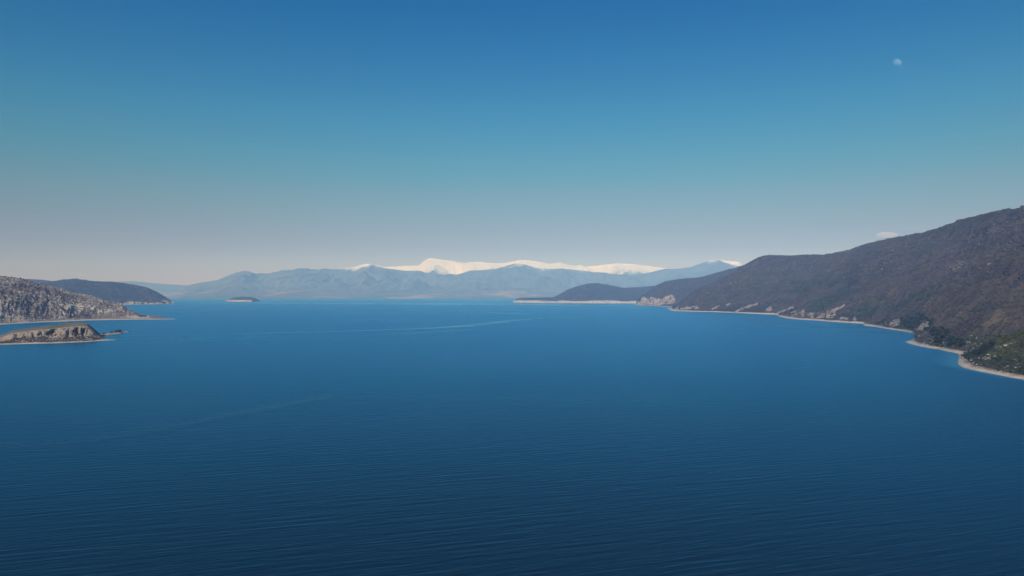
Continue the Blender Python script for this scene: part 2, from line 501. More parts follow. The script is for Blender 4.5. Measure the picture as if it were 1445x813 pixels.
M_SNOW = mountain_mat('snow_range', 1020, 330, amp=900.0)
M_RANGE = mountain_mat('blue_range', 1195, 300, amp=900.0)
SNOW_SIL = [(380, 392), (430, 384), (460, 381.5), (491, 378), (505, 376), (519, 373.5), (539, 377), (574, 375), (591, 374.6), (597, 369), (605, 364), (612, 364.6), (626, 366.6), (640.6, 368.3), (657, 371.8), (668, 370), (678, 369.2),
            (688, 371), (705, 371.8), (719.5, 369.7), (734, 366.6), (745, 367), (760, 369), (775, 372.4), (792, 370.4), (802, 374), (824.6, 376), (849.5, 373.7), (872, 371.2), (892, 372.4), (917, 375.7), (936.7, 378), (964, 381), (1000, 386), (1060, 392), (1150, 396)]
range_land(SNOW_SIL, 30000, 37000, 350, 900, 110, 480, 1 / 1500, 21, M_SNOW, 'long snow covered mountain crest along the horizon beyond the lake')
MID_SIL = [(236, 421), (250, 411), (264, 403), (283, 398.4), (306.6, 395), (326, 386.8), (339.5, 383), (348, 382), (363, 386.8), (374, 386.8), (394, 384.5), (413, 380.6), (432.5, 379.7), (452, 380.3), (480, 379.5), (500, 377.5), (512, 373.5), (519, 371.2), (530, 374.5), (545, 379), (574, 382),
           (590, 381), (606, 386), (621, 388), (645, 387.5), (663, 382), (680, 381), (697, 380), (712, 375.5), (730, 370.8), (743, 373.5), (755, 377.4), (780, 379), (800, 379), (825, 382), (850, 386), (880, 389), (900, 387), (916, 385), (925, 382), (937, 380.6), (962, 378.6), (975, 377), (987, 373),
           (994, 370), (1000, 368), (1009, 366.6), (1018, 366.2), (1024, 367.6), (1041, 368.7), (1049, 373), (1090, 382), (1150, 384), (1230, 378), (1330, 384), (1500, 380), (1800, 384)]
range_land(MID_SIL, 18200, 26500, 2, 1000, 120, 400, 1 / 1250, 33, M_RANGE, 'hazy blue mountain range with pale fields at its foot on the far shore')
LOW_SIL = [(-900, 404), (-500, 396), (-200, 400), (0, 396), (80, 399), (150, 398.5), (185, 396.5), (200, 398), (229, 400.5), (264, 402.5), (300, 404), (360, 408), (420, 414)]
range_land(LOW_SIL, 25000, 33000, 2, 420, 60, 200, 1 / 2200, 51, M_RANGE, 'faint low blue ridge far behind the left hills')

# ---- far right peninsula with its pale cliff band
def band_profile(tb, gb):
    def f(t):
        return np.interp(t, [0, tb, 1.0], [0, gb, 1.0])
    return f

def rough_relief(amp, freq, seed, gul=0.0, gfreq=1 / 150, fine=0.0, ffreq=1 / 15, keep=0.2):
    def f(G, t, u, along, d):
        env = smooth01(t, 0, 0.08) * (1 - (1 - keep) * smooth01(t, 0.8, 1.0))
        q = np.stack(np.broadcast_arrays(along[:, None] * gfreq, t[None] * 1.6), -1)
        q = q + 0.3 * fbm(q * 2, 3, seed + 3)[..., None]
        dz = amp * fbm(G[..., :2] * freq, 5, seed) + gul * (ridged(q, 4, seed + 9) - 0.3)
        G[..., 2] += dz * env[None]
        if fine:
            G[..., 2] += fine * fbm(G[..., :2] * ffreq, 3, seed + 20) * np.maximum(env, keep)[None]
        return G
    return f

pen_shore = [(723.6, 427.0), (742, 427.2), (764, 427.4), (791, 427.8), (830, 428.0), (870, 428.2), (898, 428.3), (960, 429)]
pen_ridge = [(0, 726, 423.2, 10150), (0.35, 731, 421.0, 10250), (1, 742.6, 420, 10350), (2, 764, 420, 10400), (2.66, 782, 419, 10400), (3, 791, 414.4, 10450), (3.23, 800, 409, 10500), (3.6, 814, 404, 10800), (4, 829, 400.4, 11000), (4.28, 840, 399.4, 11100),
             (4.65, 855, 401.4, 11100), (5, 869, 404, 11100), (5.4, 879.6, 406.2, 11100), (5.7, 890, 405.7, 11100), (6, 905.5, 404.8, 11100), (6.3, 925, 403, 11100), (7, 990, 398, 11100)]
L = loft(pen_shore, pen_ridge, 420, 60, 50, 30, relief=rough_relief(14, 1 / 260, 61, 25, 1 / 350, 5, 1 / 40, keep=0.1), back=((900, 0.5), (2500, -1)))
tg = np.broadcast_to(L['t'][None], L['slope'].shape[:2])
pen = add('hill', grid_mesh('hill', L['slope'], {'green': 0.35 * np.ones(tg.shape), 'rock': -1.2 + 2.2 * (1 - smooth01(L['slope'][..., 2], 22, 40))}), M_FAR,
          label='rounded blue wooded hill on the flat peninsula across the lake', cat='hill', kind='structure')
bp = beach_part(L, pen, 'cliff', 'low pale cliff and beach edging the peninsula')
bp.data.materials.clear(); bp.data.materials.append(M_WHITE)

# ---- hill behind the near right mountain, with the cliffs at its foot
b_shore = [(893.7, 430.3), (900, 430.7), (915, 431.4), (930, 432.1), (941, 432.7), (960, 434), (990, 436), (1040, 438)]
b_ridge = [(0, 898, 426.5, 7750), (1, 906, 417.6, 7900), (1.6, 913, 412, 8100), (2, 925, 403.5, 8400), (2.5, 939, 397, 8600), (3, 951, 395, 8700), (3.6, 969, 393, 8700), (4, 986, 391.8, 8700), (4.5, 1004, 387, 8600), (5, 1021, 382, 8400), (6, 1049, 374.6, 8200), (7, 1120, 362, 8000)]
L = loft(b_shore, b_ridge, 420, 110, 25, 5, relief=rough_relief(16, 1 / 240, 71, 40, 1 / 300, 7, 1 / 28, keep=0.12), back=((900, 0.6), (2500, -1)))
LB = L
TREE_B = bvh_of(L['slope'])
tg = np.broadcast_to(L['t'][None], L['slope'].shape[:2])
gr = 0.25 + 0.3 * fbm(L['slope'] / 300, 3, 5) - 0.2 * tg
hill_b = add('hill', grid_mesh('hill', L['slope'], {'green': gr, 'rock': -0.9 + 0.2 * fbm(L['slope'] / 200, 3, 4)}), M_HILL,
             label='purple brown wooded hill ending in pale shore cliffs, behind the near right mountain', cat='hill', kind='structure')
beach_part(L, hill_b)

# ---- the big scrub mountain on the right
a_shore = [(941, 434.6), (948.5, 438.8), (960, 439.3), (975, 439.7), (1002, 440.2), (1032, 441.3), (1070, 443.2), (1095, 444.0), (1099, 446.7), (1110, 449.2), (1125, 450.7), (1150, 452.2), (1175, 454.2), (1200, 455.8), (1216, 456.6), (1220, 459.7), (1237, 461.5), (1255, 464.6), (1274, 467.4),
           (1286, 470), (1294.7, 473.8), (1298.4, 476.9), (1293.5, 479.3), (1285, 481.2), (1277.7, 482.7), (1286, 485.7), (1298.4, 488.8), (1310.7, 491), (1323, 492.9), (1337, 496), (1349, 498.4), (1354, 500.8), (1352.9, 504), (1351.4, 511.3), (1352.9, 515), (1359, 518.7), (1373.8, 522.4),
           (1398.4, 527.3), (1423, 532.2), (1445, 535.9), (1520, 552), (1620, 580), (1800, 640)]
a_ridge = [(0, 953, 433, 5700), (1, 958, 427, 5500), (1.5, 969, 418, 5500), (2, 981, 408, 5550), (2.5, 998, 402, 5700), (3, 1012, 397.5, 5800), (3.5, 1031, 386, 5900), (4, 1049, 374.5, 6000), (4.5, 1066, 364.7, 6000), (5, 1080, 360.5, 6000), (5.3, 1096, 360, 5950), (5.6, 1122, 360.7, 5900), (6, 1129, 360, 5850),
           (6.5, 1158, 359, 5700), (7, 1176, 357, 5600), (8.5, 1198, 353, 5400), (10, 1220, 345, 5200), (11, 1250, 338, 4950), (11.5, 1280, 332.5, 4700), (12, 1300, 328.8, 4500), (13.5, 1325, 320.6, 4300), (15, 1355, 309.5, 4100), (17, 1379, 304.6, 3900), (19, 1407, 297.8, 3650), (21, 1445, 291.7, 3400), (24, 1500, 280, 3100),
           (27, 1600, 258, 2800), (30.5, 1750, 230, 2400), (36, 1950, 200, 2000), (39, 2200, 170, 1500), (42, 2700, 120, 1100)]
def a_relief(G, t, u, along, d):
    env = smooth01(t, 0, 0.1) * (1 - 0.85 * smooth01(t, 0.8, 1.0))
    q = np.stack(np.broadcast_arrays(along[:, None] / 260, t[None] * 1.5), -1)
    q = q + 0.30 * fbm(q * 1.7, 3, 83)[..., None]
    global A_CREST
    A_CREST = ridged(q, 4, 81)
    G[..., 2] += (50 * (A_CREST - 0.3) + 18 * fbm(G[..., :2] / 170, 5, 84)) * env[None]
    G[..., 2] += 3.0 * fbm(G[..., :2] / 14, 3, 85) * np.maximum(env, 0.45)[None]
    return G
L = loft(a_shore, a_ridge, 1150, 300, [26, 20, 18, 16, 15, 18, 24, 29, 34], [6, 7, 7, 6, 5, 3.4, 3.2, 3.4, 3.4], prof=lambda t: 0.82 * t + 0.18 * t ** 1.6, relief=a_relief, back=((500, 0.8), (1500, 0.5), (3500, -1)), tpow=1.25, base_blur=45, shore_blur=1, wide=((15, 34, 14), (22.5, 14, 12), (34, 8, 10)))
LA = L
def a_green(P, t):
    near = 0.45 * (1 - smooth01(P[..., 1], 1150, 1400)) * (1 - smooth01(t, 0.02, 0.12))
    P_ = 0.5 * (1 - smooth01(P[..., 1], 1500, 2300)) * smooth01(t, 0.03, 0.10)
    return near - P_ + 0.50 - 1.25 * t + 0.9 * fbm(P / 330, 4, 91) + 0.3 * fbm(P / 90, 3, 92)
tg = np.broadcast_to(L['t'][None], L['slope'].shape[:2])
rk = -0.85 + 1.3 * smooth01(fbm(L['slope'] / np.array([260, 260, 130]), 4, 93), 0.12, 0.5) * smooth01(tg, 0.5, 0.8) * 0.8
A_CREST = np.concatenate([A_CREST, np.zeros((A_CREST.shape[0], L['slope'].shape[1] - A_CREST.shape[1]))], 1)
hill_a = add('hill', grid_mesh('hill', L['slope'], {'crest': A_CREST, 'green': a_green(L['slope'], tg), 'rock': rk}), M_HILL,
             label='big purple brown scrub mountain sloping down to the right shore', cat='hill', kind='structure')
beach_part(L, hill_a, lab='pale gravel beach with small points along the right shore')
TREE_A = bvh_of(L['slope'])

# ---- green knoll at the right edge
k_sil = [(1369.5, 504, 1275), (1373.8, 498.5, 1268), (1383.6, 488.6, 1260), (1393.5, 481.6, 1250), (1404.6, 477.6, 1240), (1423, 472, 1210), (1445, 464.4, 1180), (1480, 454, 1130), (1530, 446, 1060), (1600, 452, 960), (1680, 480, 800)]
k_foot = [(1369.5, 504.6), (1374, 506.5), (1384, 511), (1394, 513.5), (1405, 516), (1423, 519.5), (1445, 523.5), (1480, 530), (1530, 540), (1600, 556), (1680, 580)]
k_foot = [(x, y, 116.5 * FOC / (y - HOR)) for x, y in k_foot]
def knoll():
    nu, nt = 260, 110
    ks, kf = np.array(k_sil), np.array(k_foot)
    x = np.linspace(0, len(ks) - 1, nu)
    f = lambda a: blur(np.stack([np.interp(x, np.arange(len(a)), a[:, j]) for j in range(3)], 1), 6)
    r, q = f(ks), f(kf)
    R, F = at(r[:, 0], r[:, 1], r[:, 2]), at(q[:, 0], q[:, 1], q[:, 2])
    F[:, 2] -= 1.5
    t = np.concatenate([[0], np.linspace(0, 1, nt - 1)])
    g = np.where(t < 0.12, t * 2.2, 0.264 + (t - 0.12) * 0.836)
    G = F[:, None] + (R - F)[:, None] * t[None, :, None]
    G[..., 2] = F[:, 2, None] + (R[:, 2] - F[:, 2])[:, None] * g[None]
    env = smooth01(t, 0, 0.1) * (1 - 0.8 * smooth01(t, 0.85, 1))
    G[..., 2] += (5 * fbm(G / 40, 4, 101) + 1.2 * fbm(G / 6, 3, 102)) * env[None]
    sk = F - (R - F) / np.linalg.norm((R - F)[:, :2], axis=1)[:, None] * 2; sk[:, 2] = -3
    G[:, 0] = sk
    rows = [G]
    for dist, dz in ((30, -4), (75, -16), (130, -45), (200, -90)):
        b = R + np.array([0.5, 0.85, 0]) * dist; b[:, 2] += dz
        rows.append(b[:, None])
    G = np.concatenate(rows, 1)
    tt = np.concatenate([t, np.ones(4)])
    gr = 0.45 + 0.5 * fbm(G / 30, 3, 103)
    rkm = -0.9 + 0.5 * np.exp(-((tt - 0.08) / 0.09) ** 2)[None] + 0.5 * fbm(G / 20, 3, 104)
    o = add('hill', grid_mesh('hill', G, {'green': gr, 'rock': rkm}), M_KNOLL, label='low green bushy knoll above the beach at the right edge', cat='hill', kind='structure')
    return G, nt, o
GK, NK, hill_k = knoll()
TREE_K = bvh_of(GK)

# ---- far left hill
c_shore = [(20, 431.5), (100, 430.8), (180, 430.0), (215, 429.5), (246.5, 429.0)]
c_ridge = [(0, 30, 402, 9000), (0.6, 70, 398.5, 9200), (0.85, 86, 395.2, 9200), (1.1, 104, 393.4, 9200), (1.4, 122, 395.7, 9200), (1.7, 138.5, 397.5, 9150), (2, 155, 397.2, 9050), (2.35, 167, 398.4, 9000), (2.8, 187, 401.5, 8900), (3.2, 207, 405.4, 8750), (3.5, 218, 410.5, 8750), (3.8, 232, 418.6, 8680), (4, 246, 427.4, 8560)]
def c_relief(G, t, u, along, d):
    G = rough_relief(10, 1 / 260, 111, 26, 1 / 260, 7, 1 / 30, keep=0.15)(G, t, u, along, d)
    # broken sea cliffs: steps in and out along the foot
    lo = np.exp(-((t - 0.07) / 0.06) ** 2)
    cut = 55 * ridged(np.stack([along / 130, along * 0], 1), 3, 115)
    G -= d[:, None] * (np.maximum(cut, -20)[:, None] * lo[None])[..., None]
    G[..., 2] += 22 * lo[None] * smooth01(cut, 0, 40)[:, None]
    return G
L = loft(c_shore, c_ridge, 420, 110, 20, 4, relief=c_relief, back=((900, 0.6), (2200, -1)))
LC = L
sl = L['slope']
zc = sl[..., 2]
zt = 34 + 34 * fbm(np.stack([L['along'] / 110, 0 * L['along']], 1), 3, 19)[:, None]
rk = -1.0 + 1.75 * (1 - smooth01(zc, zt - 10, zt + 18)) * smooth01(L['px'][:, None], 150, 180) + 0.5 * fbm(sl / 90, 3, 7)
hill_c = add('hill', grid_mesh('hill', sl, {'green': 0.2 + 0.4 * fbm(sl / 400, 3, 6), 'rock': rk}), M_FAR, label='long dark blue wooded headland with pale cliffs at its foot, far left', cat='hill', kind='structure')
beach_part(L, hill_c)
c2_sil = [(-300, 400, 11500), (-60, 398, 11500), (20, 394.5, 11500), (36, 393.5, 11500), (59, 394.8, 11500), (79, 397.2, 11500), (100, 402, 11400), (125, 412, 11200), (150, 427, 11000)]
s2 = np.array(c2_sil); xx = np.linspace(-300, 150, 200)
R2 = at(xx, np.interp(xx, s2[:, 0], s2[:, 1]), 11500.0)
F2 = R2 * 0.86; F2[:, 2] = -3
tt2 = np.linspace(0, 1, 40)
G2 = F2[:, None] + (R2 - F2)[:, None] * tt2[None, :, None]
G2[..., 2] += 20 * fbm(G2 / 300, 4, 12) * np.sin(tt2 * math.pi)[None]
bk2 = R2 + np.array([0, 1500, 0]); bk2[:, 2] = -10
G2 = np.concatenate([G2, bk2[:, None]], 1)
add('hill', grid_mesh('hill', G2, {'green': 0.3 * np.ones(G2.shape[:2]), 'rock': -1.0 * np.ones(G2.shape[:2])}), M_FAR, label='farthest dark blue hump peeping over the rocky left headland', cat='hill', kind='structure')

# ---- rocky karst headland on the left
d_shore = [(-260, 479), (-120, 468), (0, 458.2), (50, 455.2), (90, 453.7), (126, 452.1), (180, 451.1), (214, 450.9), (248, 450.6)]
d_ridge = [(0, -260, 372, 3200), (1, -120, 378, 3300), (1.6, -50, 384, 3400), (2, 0, 389, 3500), (2.2, 11, 390.7, 3520), (2.6, 30.6, 393.4, 3560), (3, 54, 399.7, 3600), (3.6, 81, 406.8, 3620), (3.85, 88, 407.3, 3620), (4, 95, 410.3, 3620), (4.35, 108, 413.8, 3620), (5, 129.5, 417.7, 3600), (5.4, 153, 425.4, 3560), (5.7, 167, 427.6, 3540),
           (5.85, 172.7, 429.4, 3530), (6, 180, 435.7, 3500), (6.25, 189, 440, 3480), (6.5, 197, 444.7, 3440), (7, 222, 448.9, 3380), (8, 247, 450.3, 3320)]
def d_relief(G, t, u, along, d):
    hscale = smooth01(G[:, -1, 2], 10, 70)[:, None]
    env = (smooth01(t, 0, 0.12) * (1 - 0.6 * smooth01(t, 0.85, 1.0)))[None] * hscale
    q = np.stack(np.broadcast_arrays(along[:, None] / 46, t[None] * 3.0), -1)
    q = q + 0.45 * fbm(q * 1.5, 3, 123)[..., None]
    butt = ridged(q, 4, 121)
    lowc = np.exp(-((t - 0.24) / 0.16) ** 2)[None]
    G[..., 2] += env * (9 * (butt - 0.3) + 12 * fbm(G[..., :2] / 60, 5, 124, 0.6))
    G -= d[:, None] * (env * lowc * 17 * (butt - 0.2))[..., None]
    p3 = G / np.array([15.0, 15.0, 15.0])
    k = ridged(p3, 3, 125)
    G[..., 2] += env * 5.0 * k
    G -= d[:, None] * (env * 3.0 * fbm(p3 * 0.7, 3, 128))[..., None]
    return G
L = loft(d_shore, d_ridge, 800, 230, [26, 26, 26, 26, 60, 30], [5, 5, 5, 5, 6, 1.5], relief=d_relief, back=((120, 0.8), (500, 0.4), (1100, -1)), prof=lambda t: 0.25 * smooth01(t, 0.03, 0.3) + 0.75 * t, ridge_blur=2)
LD = L
sl = L['slope']
tg = np.broadcast_to(L['t'][None], sl.shape[:2])
def d_rock(P, t):
    return 0.18 + 0.55 * fbm(P / np.array([90, 90, 45]), 4, 126) + 0.25 * np.exp(-((t - 0.25) / 0.2) ** 2)
hill_d = add('headland', grid_mesh('headland', sl, {'green': -0.3 + 0.5 * fbm(sl / 200, 3, 127), 'rock': d_rock(sl, tg)}), M_KARST, label='grey rocky headland with dark scrub patches and a pale beach, left', cat='headland', kind='structure')
beach_part(L, hill_d, lab='pale beach running out into a thin spit')
TREE_D = bvh_of(sl)

# ---- the flat-topped islet in front of it
e_shore = [(-90, 486.5), (-40, 487), (0, 486.4), (41.5, 485.2), (83, 484.2), (124.6, 482.4), (141, 481.0), (149, 480.2)]
e_ridge = [(0, -88, 483, 1700), (1, -45, 478, 1730), (1.5, -20, 476, 1740), (2, 0, 474.2, 1750), (2.15, 5.5, 471.8, 1755), (2.45, 18, 466.3, 1760), (3, 41.5, 462.8, 1785), (3.5, 62, 460, 1800), (4, 83, 458, 1815), (4.35, 97, 456, 1825), (4.7, 110.7, 455.2, 1835), (5, 123, 456.3, 1840), (5.12, 127.3, 459.2, 1845), (5.35, 133, 464, 1850), (5.65, 138.4, 470.2, 1855), (6.1, 143, 474.0, 1860), (6.6, 147, 477.2, 1860), (7, 150, 479.0, 1850)]
def e_prof(t):
    return np.interp(t, [0, 0.28, 0.40, 0.45, 0.50, 0.56, 0.66, 0.80, 1.0], [0, 0.10, 0.22, 0.45, 0.66, 0.78, 0.88, 0.96, 1.0])
def e_relief(G, t, u, along, d):
    px = np.interp(u, np.linspace(0, u[-1], len(e_px)), e_px)
    hs = smooth01(G[:, -1, 2], 12, 40)
    face = np.exp(-((t - 0.47) / 0.10) ** 2)
    b = 9 * ridged(np.stack([along / 38, along * 0], 1), 3, 131)
    px = px[:, None] + 2.6 * fbm(np.stack(np.broadcast_arrays(px[:, None] / 6, t[None] * 9), -1), 3, 139)
    rec = np.zeros_like(px)
    for c, w, a in ((74, 8, 34), (58, 2.5, 10), (108, 3.5, 30), (119, 4.5, 34), (24, 2, 9), (47, 2.5, 10), (97, 2.5, 9), (36, 2, 7)):
        rec += a * np.exp(-((px - c) / w) ** 2)
    low = np.exp(-((t - 0.46) / 0.07) ** 2)
    G -= d[:, None] * ((b * hs)[:, None] * face[None])[..., None]
    G += d[:, None] * (rec * hs[:, None] * low[None])[..., None]
    p3 = G / 6.0
    amp = (hs[:, None] * (5.5 * face + 0.6)[None] * smooth01(t, 0.02, 0.2)[None])
    G += d[:, None] * (amp * fbm(p3, 4, 133))[..., None]
    G[..., 2] += 0.8 * amp * fbm(p3 * 0.8, 4, 134) * (1 - 0.7 * smooth01(t, 0.8, 1))[None]
    G[..., 2] += 1.2 * fbm(G / 25, 3, 135) * smooth01(t, 0.05, 0.2)[None] * (1 - smooth01(t, 0.8, 1))[None]
    return G
e_px = dense_shore(e_shore, 700)[0]
L = loft(e_shore, e_ridge, 700, 150, [10, 10, 10, 10, 12, 14], [2.2, 2.2, 2.2, 2.4, 2.2, 0.5], prof=e_prof, relief=e_relief, back=((60, 0.85), (110, 0.4), (150, -1)), ridge_blur=2)
LE = L
sl = L['slope']; tt = L['t']
i0, i1 = int(0.40 * 149), int(0.60 * 149)
islet = add('island', grid_mesh('island', sl[:, i1:], {'green': 0.2 + 0.6 * fbm(sl[:, i1:] / 45, 3, 136) + 0.25 * np.sin(np.clip((L['px'][:, None] - 40) / 60, 0, 1) * math.pi), 'rock': -0.75 + 0.9 * fbm(sl[:, i1:] / 25, 3, 137)}), M_ISLET,
            label='small flat topped islet with a cliff and green turf, left foreground', cat='island', kind='structure')
add('cliff', grid_mesh('cliff', sl[:, i0:i1 + 1]), M_TAWNY, islet, label='tawny cliff with dark hollows facing the camera')
add('scrub_slope', grid_mesh('scrub_slope', sl[:, :i0 + 1], {'green': 0.1 + 0.4 * fbm(sl[:, :i0 + 1] / 25, 3, 138), 'rock': -0.3 + 0.6 * fbm(sl[:, :i0 + 1] / 15, 3, 139)}), M_KARST, islet)
beach_part(L, islet)

def gravel_bar(pts, widths, height, label):
    s = np.asarray(pts, float); n = 90
    cum = np.concatenate([[0], np.cumsum(np.hypot(*np.diff(s, axis=0).T))]); u = np.linspace(0, cum[-1], n)
    P = blur(on_water(np.interp(u, cum, s[:, 0]), np.interp(u, cum, s[:, 1])), 3)
    w = np.interp(u, cum, widths)
    hgt = np.interp(u, cum, height)
    k = np.linspace(-1, 1, 11)
    G = P[:, None] + np.array([0, 1.0, 0])[None, None] * w[:, None, None] * k[None, :, None]
    G[..., 2] = hgt[:, None] * (1 - k ** 2)[None] * (1 + 0.3 * vnoise(G / 12, 4)) - 0.6 * (np.abs(k) ** 4)[None]
    return G, add('beach', grid_mesh('beach', G, {'up': np.broadcast_to((1 - np.abs(k))[None] * 0.8, (n, 11))}), M_BEACH, label=label, cat='beach', kind='structure')
GBAR, bar = gravel_bar([(134, 475.0), (147, 473.2), (159, 471.2), (173, 469.5), (184.5, 468.4)], [60, 75, 70, 48, 6], [4, 4, 4, 3.6, 0.4], 'thin curved gravel spit with bare shrubs behind the islet')

GTIP, _ = gravel_bar([(140, 480.4), (148, 480.1), (156, 479.9), (164, 479.7)], [26, 26, 16, 2], [2.6, 2.4, 1.6, 0.2], 'low pale gravel tip at the right end of the islet')

# ---- little island far out
f_shore = [(317.5, 425.3), (330, 425.8), (343, 426.0), (356, 425.9), (368, 425.3)]
f_ridge = [(0, 319, 424.6, 11300), (0.5, 323, 422.6, 11320), (0.85, 328, 420.7, 11350), (1.5, 336, 419.3, 11380), (2, 343, 418.7, 11400), (3, 355, 419.4, 11400), (3.5, 361, 421, 11380), (4, 367, 424.5, 11340)]
L = loft(f_shore, f_ridge, 160, 30, 25, 26, relief=rough_relief(5, 1 / 60, 141, 6, 1 / 60, 4, 1 / 20, keep=0.3), back=((120, 0.7), (320, -1)))
sl = L['slope']
isl = add('island', grid_mesh('island', sl, {'green': 0.6 * np.ones(sl.shape[:2]), 'rock': -0.9 + 1.6 * (1 - smooth01(sl[..., 2], 18, 42)) + 0.3 * fbm(sl / 60, 3, 3)}), M_FAR, label='tiny dark wooded island with a white rocky edge far out on the lake', cat='island', kind='structure')
bp = beach_part(L, isl, 'cliff'); bp.data.materials.clear(); bp.data.materials.append(M_WHITE)

# ---- shallows and slicks (sheets of the same water, a few centimetres up)
LINE = 'pale calm streak curving across the middle of the lake'
water_strip([(1225, 462), (1255, 466), (1274, 469), (1286, 472), (1293, 475.5)], [18, 25, 30, 30, 20], 'shallow', 0.35, 0.06, label='thin turquoise shallows along the curved right beach')
water_strip([(1290, 477.6), (1296, 478.2), (1284, 481.6), (1276, 483.0), (1286, 486.6), (1310, 492)], [16, 20, 22, 26, 14, 10], 'shallow', 0.7, 0.07, label='turquoise shallows round the first gravel point')
water_strip([(1318, 494), (1337, 497.5), (1346, 500), (1348, 504), (1346, 511), (1349, 516.5), (1359, 520.3), (1398, 528.8), (1445, 537.6), (1500, 549)], [10, 16, 26, 34, 38, 26, 15, 10, 8, 8], 'shallow', 0.85, 0.08, label='turquoise shallows in the little cove by the right beach')
water_strip([(300, 472), (420, 469), (520, 466.5), (600, 463.6), (650, 460.5), (690, 456.5), (720, 452.5), (785, 447.4)], [24, 32, 38, 48, 66, 64, 52, 56], 'slick', 0.9, 0.05, label=LINE)
water_strip([(500, 473.6), (560, 471.5), (620, 468), (680, 464)], [14, 20, 26, 20], 'slick', 0.7, 0.06, label='short faint calm streak below the main streak on the lake')
water_strip([(690, 440.6), (715, 442.4), (745, 443.5)], [50, 70, 40], 'slick', 0.7, 0.07, label='small pale calm patch short of the peninsula tip')
water_strip([(270, 427.4), (400, 428.0), (480, 428.3), (600, 428.5), (720, 429.2), (800, 430.4), (890, 431.6)], [300, 600, 900, 1100, 1000, 700, 250], 'slick', 1.0, 0.08, label='pale band of calm water before the far shore')
water_strip([(-160, 636), (60, 626.5), (130, 619.5), (200, 609), (300, 590), (400, 570), (520, 551)], [13, 14, 15, 17, 19, 18, 10], 'slick', 0.32, 0.05, label='long faint calm line crossing the lake at lower left')

# ------------------------------------------------------------------ rock outcrops on the slopes
def fit(trees, px, py):
    for tr in trees:
        loc, nrm, _, dd = hit(tr, px, py)
        if loc is not None:
            return np.array(loc)
    return None

ROCK_POINTS = []
def outcrop(bottom, top, bulge, mat, label, seed, trees, nu=34, nv=18, group=None):
    b, t = np.array(bottom, float), np.array(top, float)
    k = np.linspace(0, 1, nu)
    f = lambda a: np.stack([np.interp(k, np.linspace(0, 1, len(a)), a[:, q]) for q in (0, 1)], 1)
    b, t = f(b), f(t)
    hgt_ = np.abs(b[:, 1] - t[:, 1]).mean()
    t[:, 1] += 0.28 * hgt_ * fbm(np.stack([k * 9, k * 0 + seed], 1), 3, seed)
    b[:, 1] += 0.12 * hgt_ * fbm(np.stack([k * 7, k * 0 + seed], 1), 3, seed + 1)
    Yh = np.full((nu, nv), np.nan)
    for i in range(nu):
        for j in range(nv):
            v = j / (nv - 1)
            p = fit(trees, *(b[i] * (1 - v) + t[i] * v))
            if p is not None: Yh[i, j] = p[1]
    if np.isnan(Yh).all(): return None
    med = np.nanmedian(Yh)
    Yh = np.where(np.isnan(Yh), med, Yh)
    Yb, Yt = np.median(Yh[:, :3]), np.median(Yh[:, -3:])
    lean = Yb + (max(Yt, Yb) - Yb) * np.linspace(0, 1, nv)[None]
    slope_ = np.polyfit(np.arange(nu), Yh[:, :3].mean(1), 1)[0]
    lean = lean + np.clip(slope_ * (np.arange(nu) - nu / 2), -0.03 * med, 0.03 * med)[:, None]
    Yh = np.where(Yh > 0.9 * lean, np.minimum(Yh, lean), lean * 0.97)
    Yh = np.stack([np.convolve(np.pad(Yh[:, j], 2, 'edge'), np.ones(5) / 5, 'valid') for j in range(nv)], 1)
    vv = np.linspace(0, 1, nv)
    raw = at(b[:, None, 0] * (1 - vv) + t[:, None, 0] * vv, b[:, None, 1] * (1 - vv) + t[:, None, 1] * vv, Yh)
    # a steep face: the foot stands out from the slope, the head leans back on it; faces broken into blocks
    U, Vv = np.meshgrid(k, np.linspace(0, 1, nv), indexing='ij')
    edge = smooth01(U, 0, 0.05) * (1 - smooth01(U, 0.95, 1)) * (1 - smooth01(Vv, 0.80, 1.0)) * smooth01(Vv, -0.02, 0.05)
    q = np.stack([U * nu * 0.16, Vv * 1.1], -1)
    q = q + 0.2 * fbm(q * 2, 2, seed + 3)[..., None]
    cell = _hash(np.floor(q[..., 0]).astype(np.int64), np.floor(q[..., 1]).astype(np.int64), np.zeros(q.shape[:2], np.int64), seed)
    prof_ = np.interp(Vv, [0, 0.15, 0.75, 1], [1.0, 0.95, 0.75, 0.1])
    amt = bulge * edge * prof_ * (0.40 + 1.1 * cell + 0.7 * fbm(q * 2.3, 3, seed + 6))
    out = raw[:, -1] - raw[:, 0]; out[:, 2] = 0
    out = -out.mean(0); out /= np.linalg.norm(out) + 1e-9
    G = raw + out * amt[..., None]
    G[..., 2] -= (1 - edge) * 1.0
    ROCK_POINTS.append(raw[3:-3:2, 1:-2:2].reshape(-1, 3))
    # a back sunk into the hill gives the rock its depth
    back = raw[:, -1:] - out * bulge * 0.5; back[..., 2] -= bulge * 0.6
    side = G[:, :1].copy(); side[..., 2] -= 4
    G = np.concatenate([side, G, back], 1)
    return add('rock_outcrop', grid_mesh('rock_outcrop', G, smooth=False), mat, label=label, cat='rock', group=group)

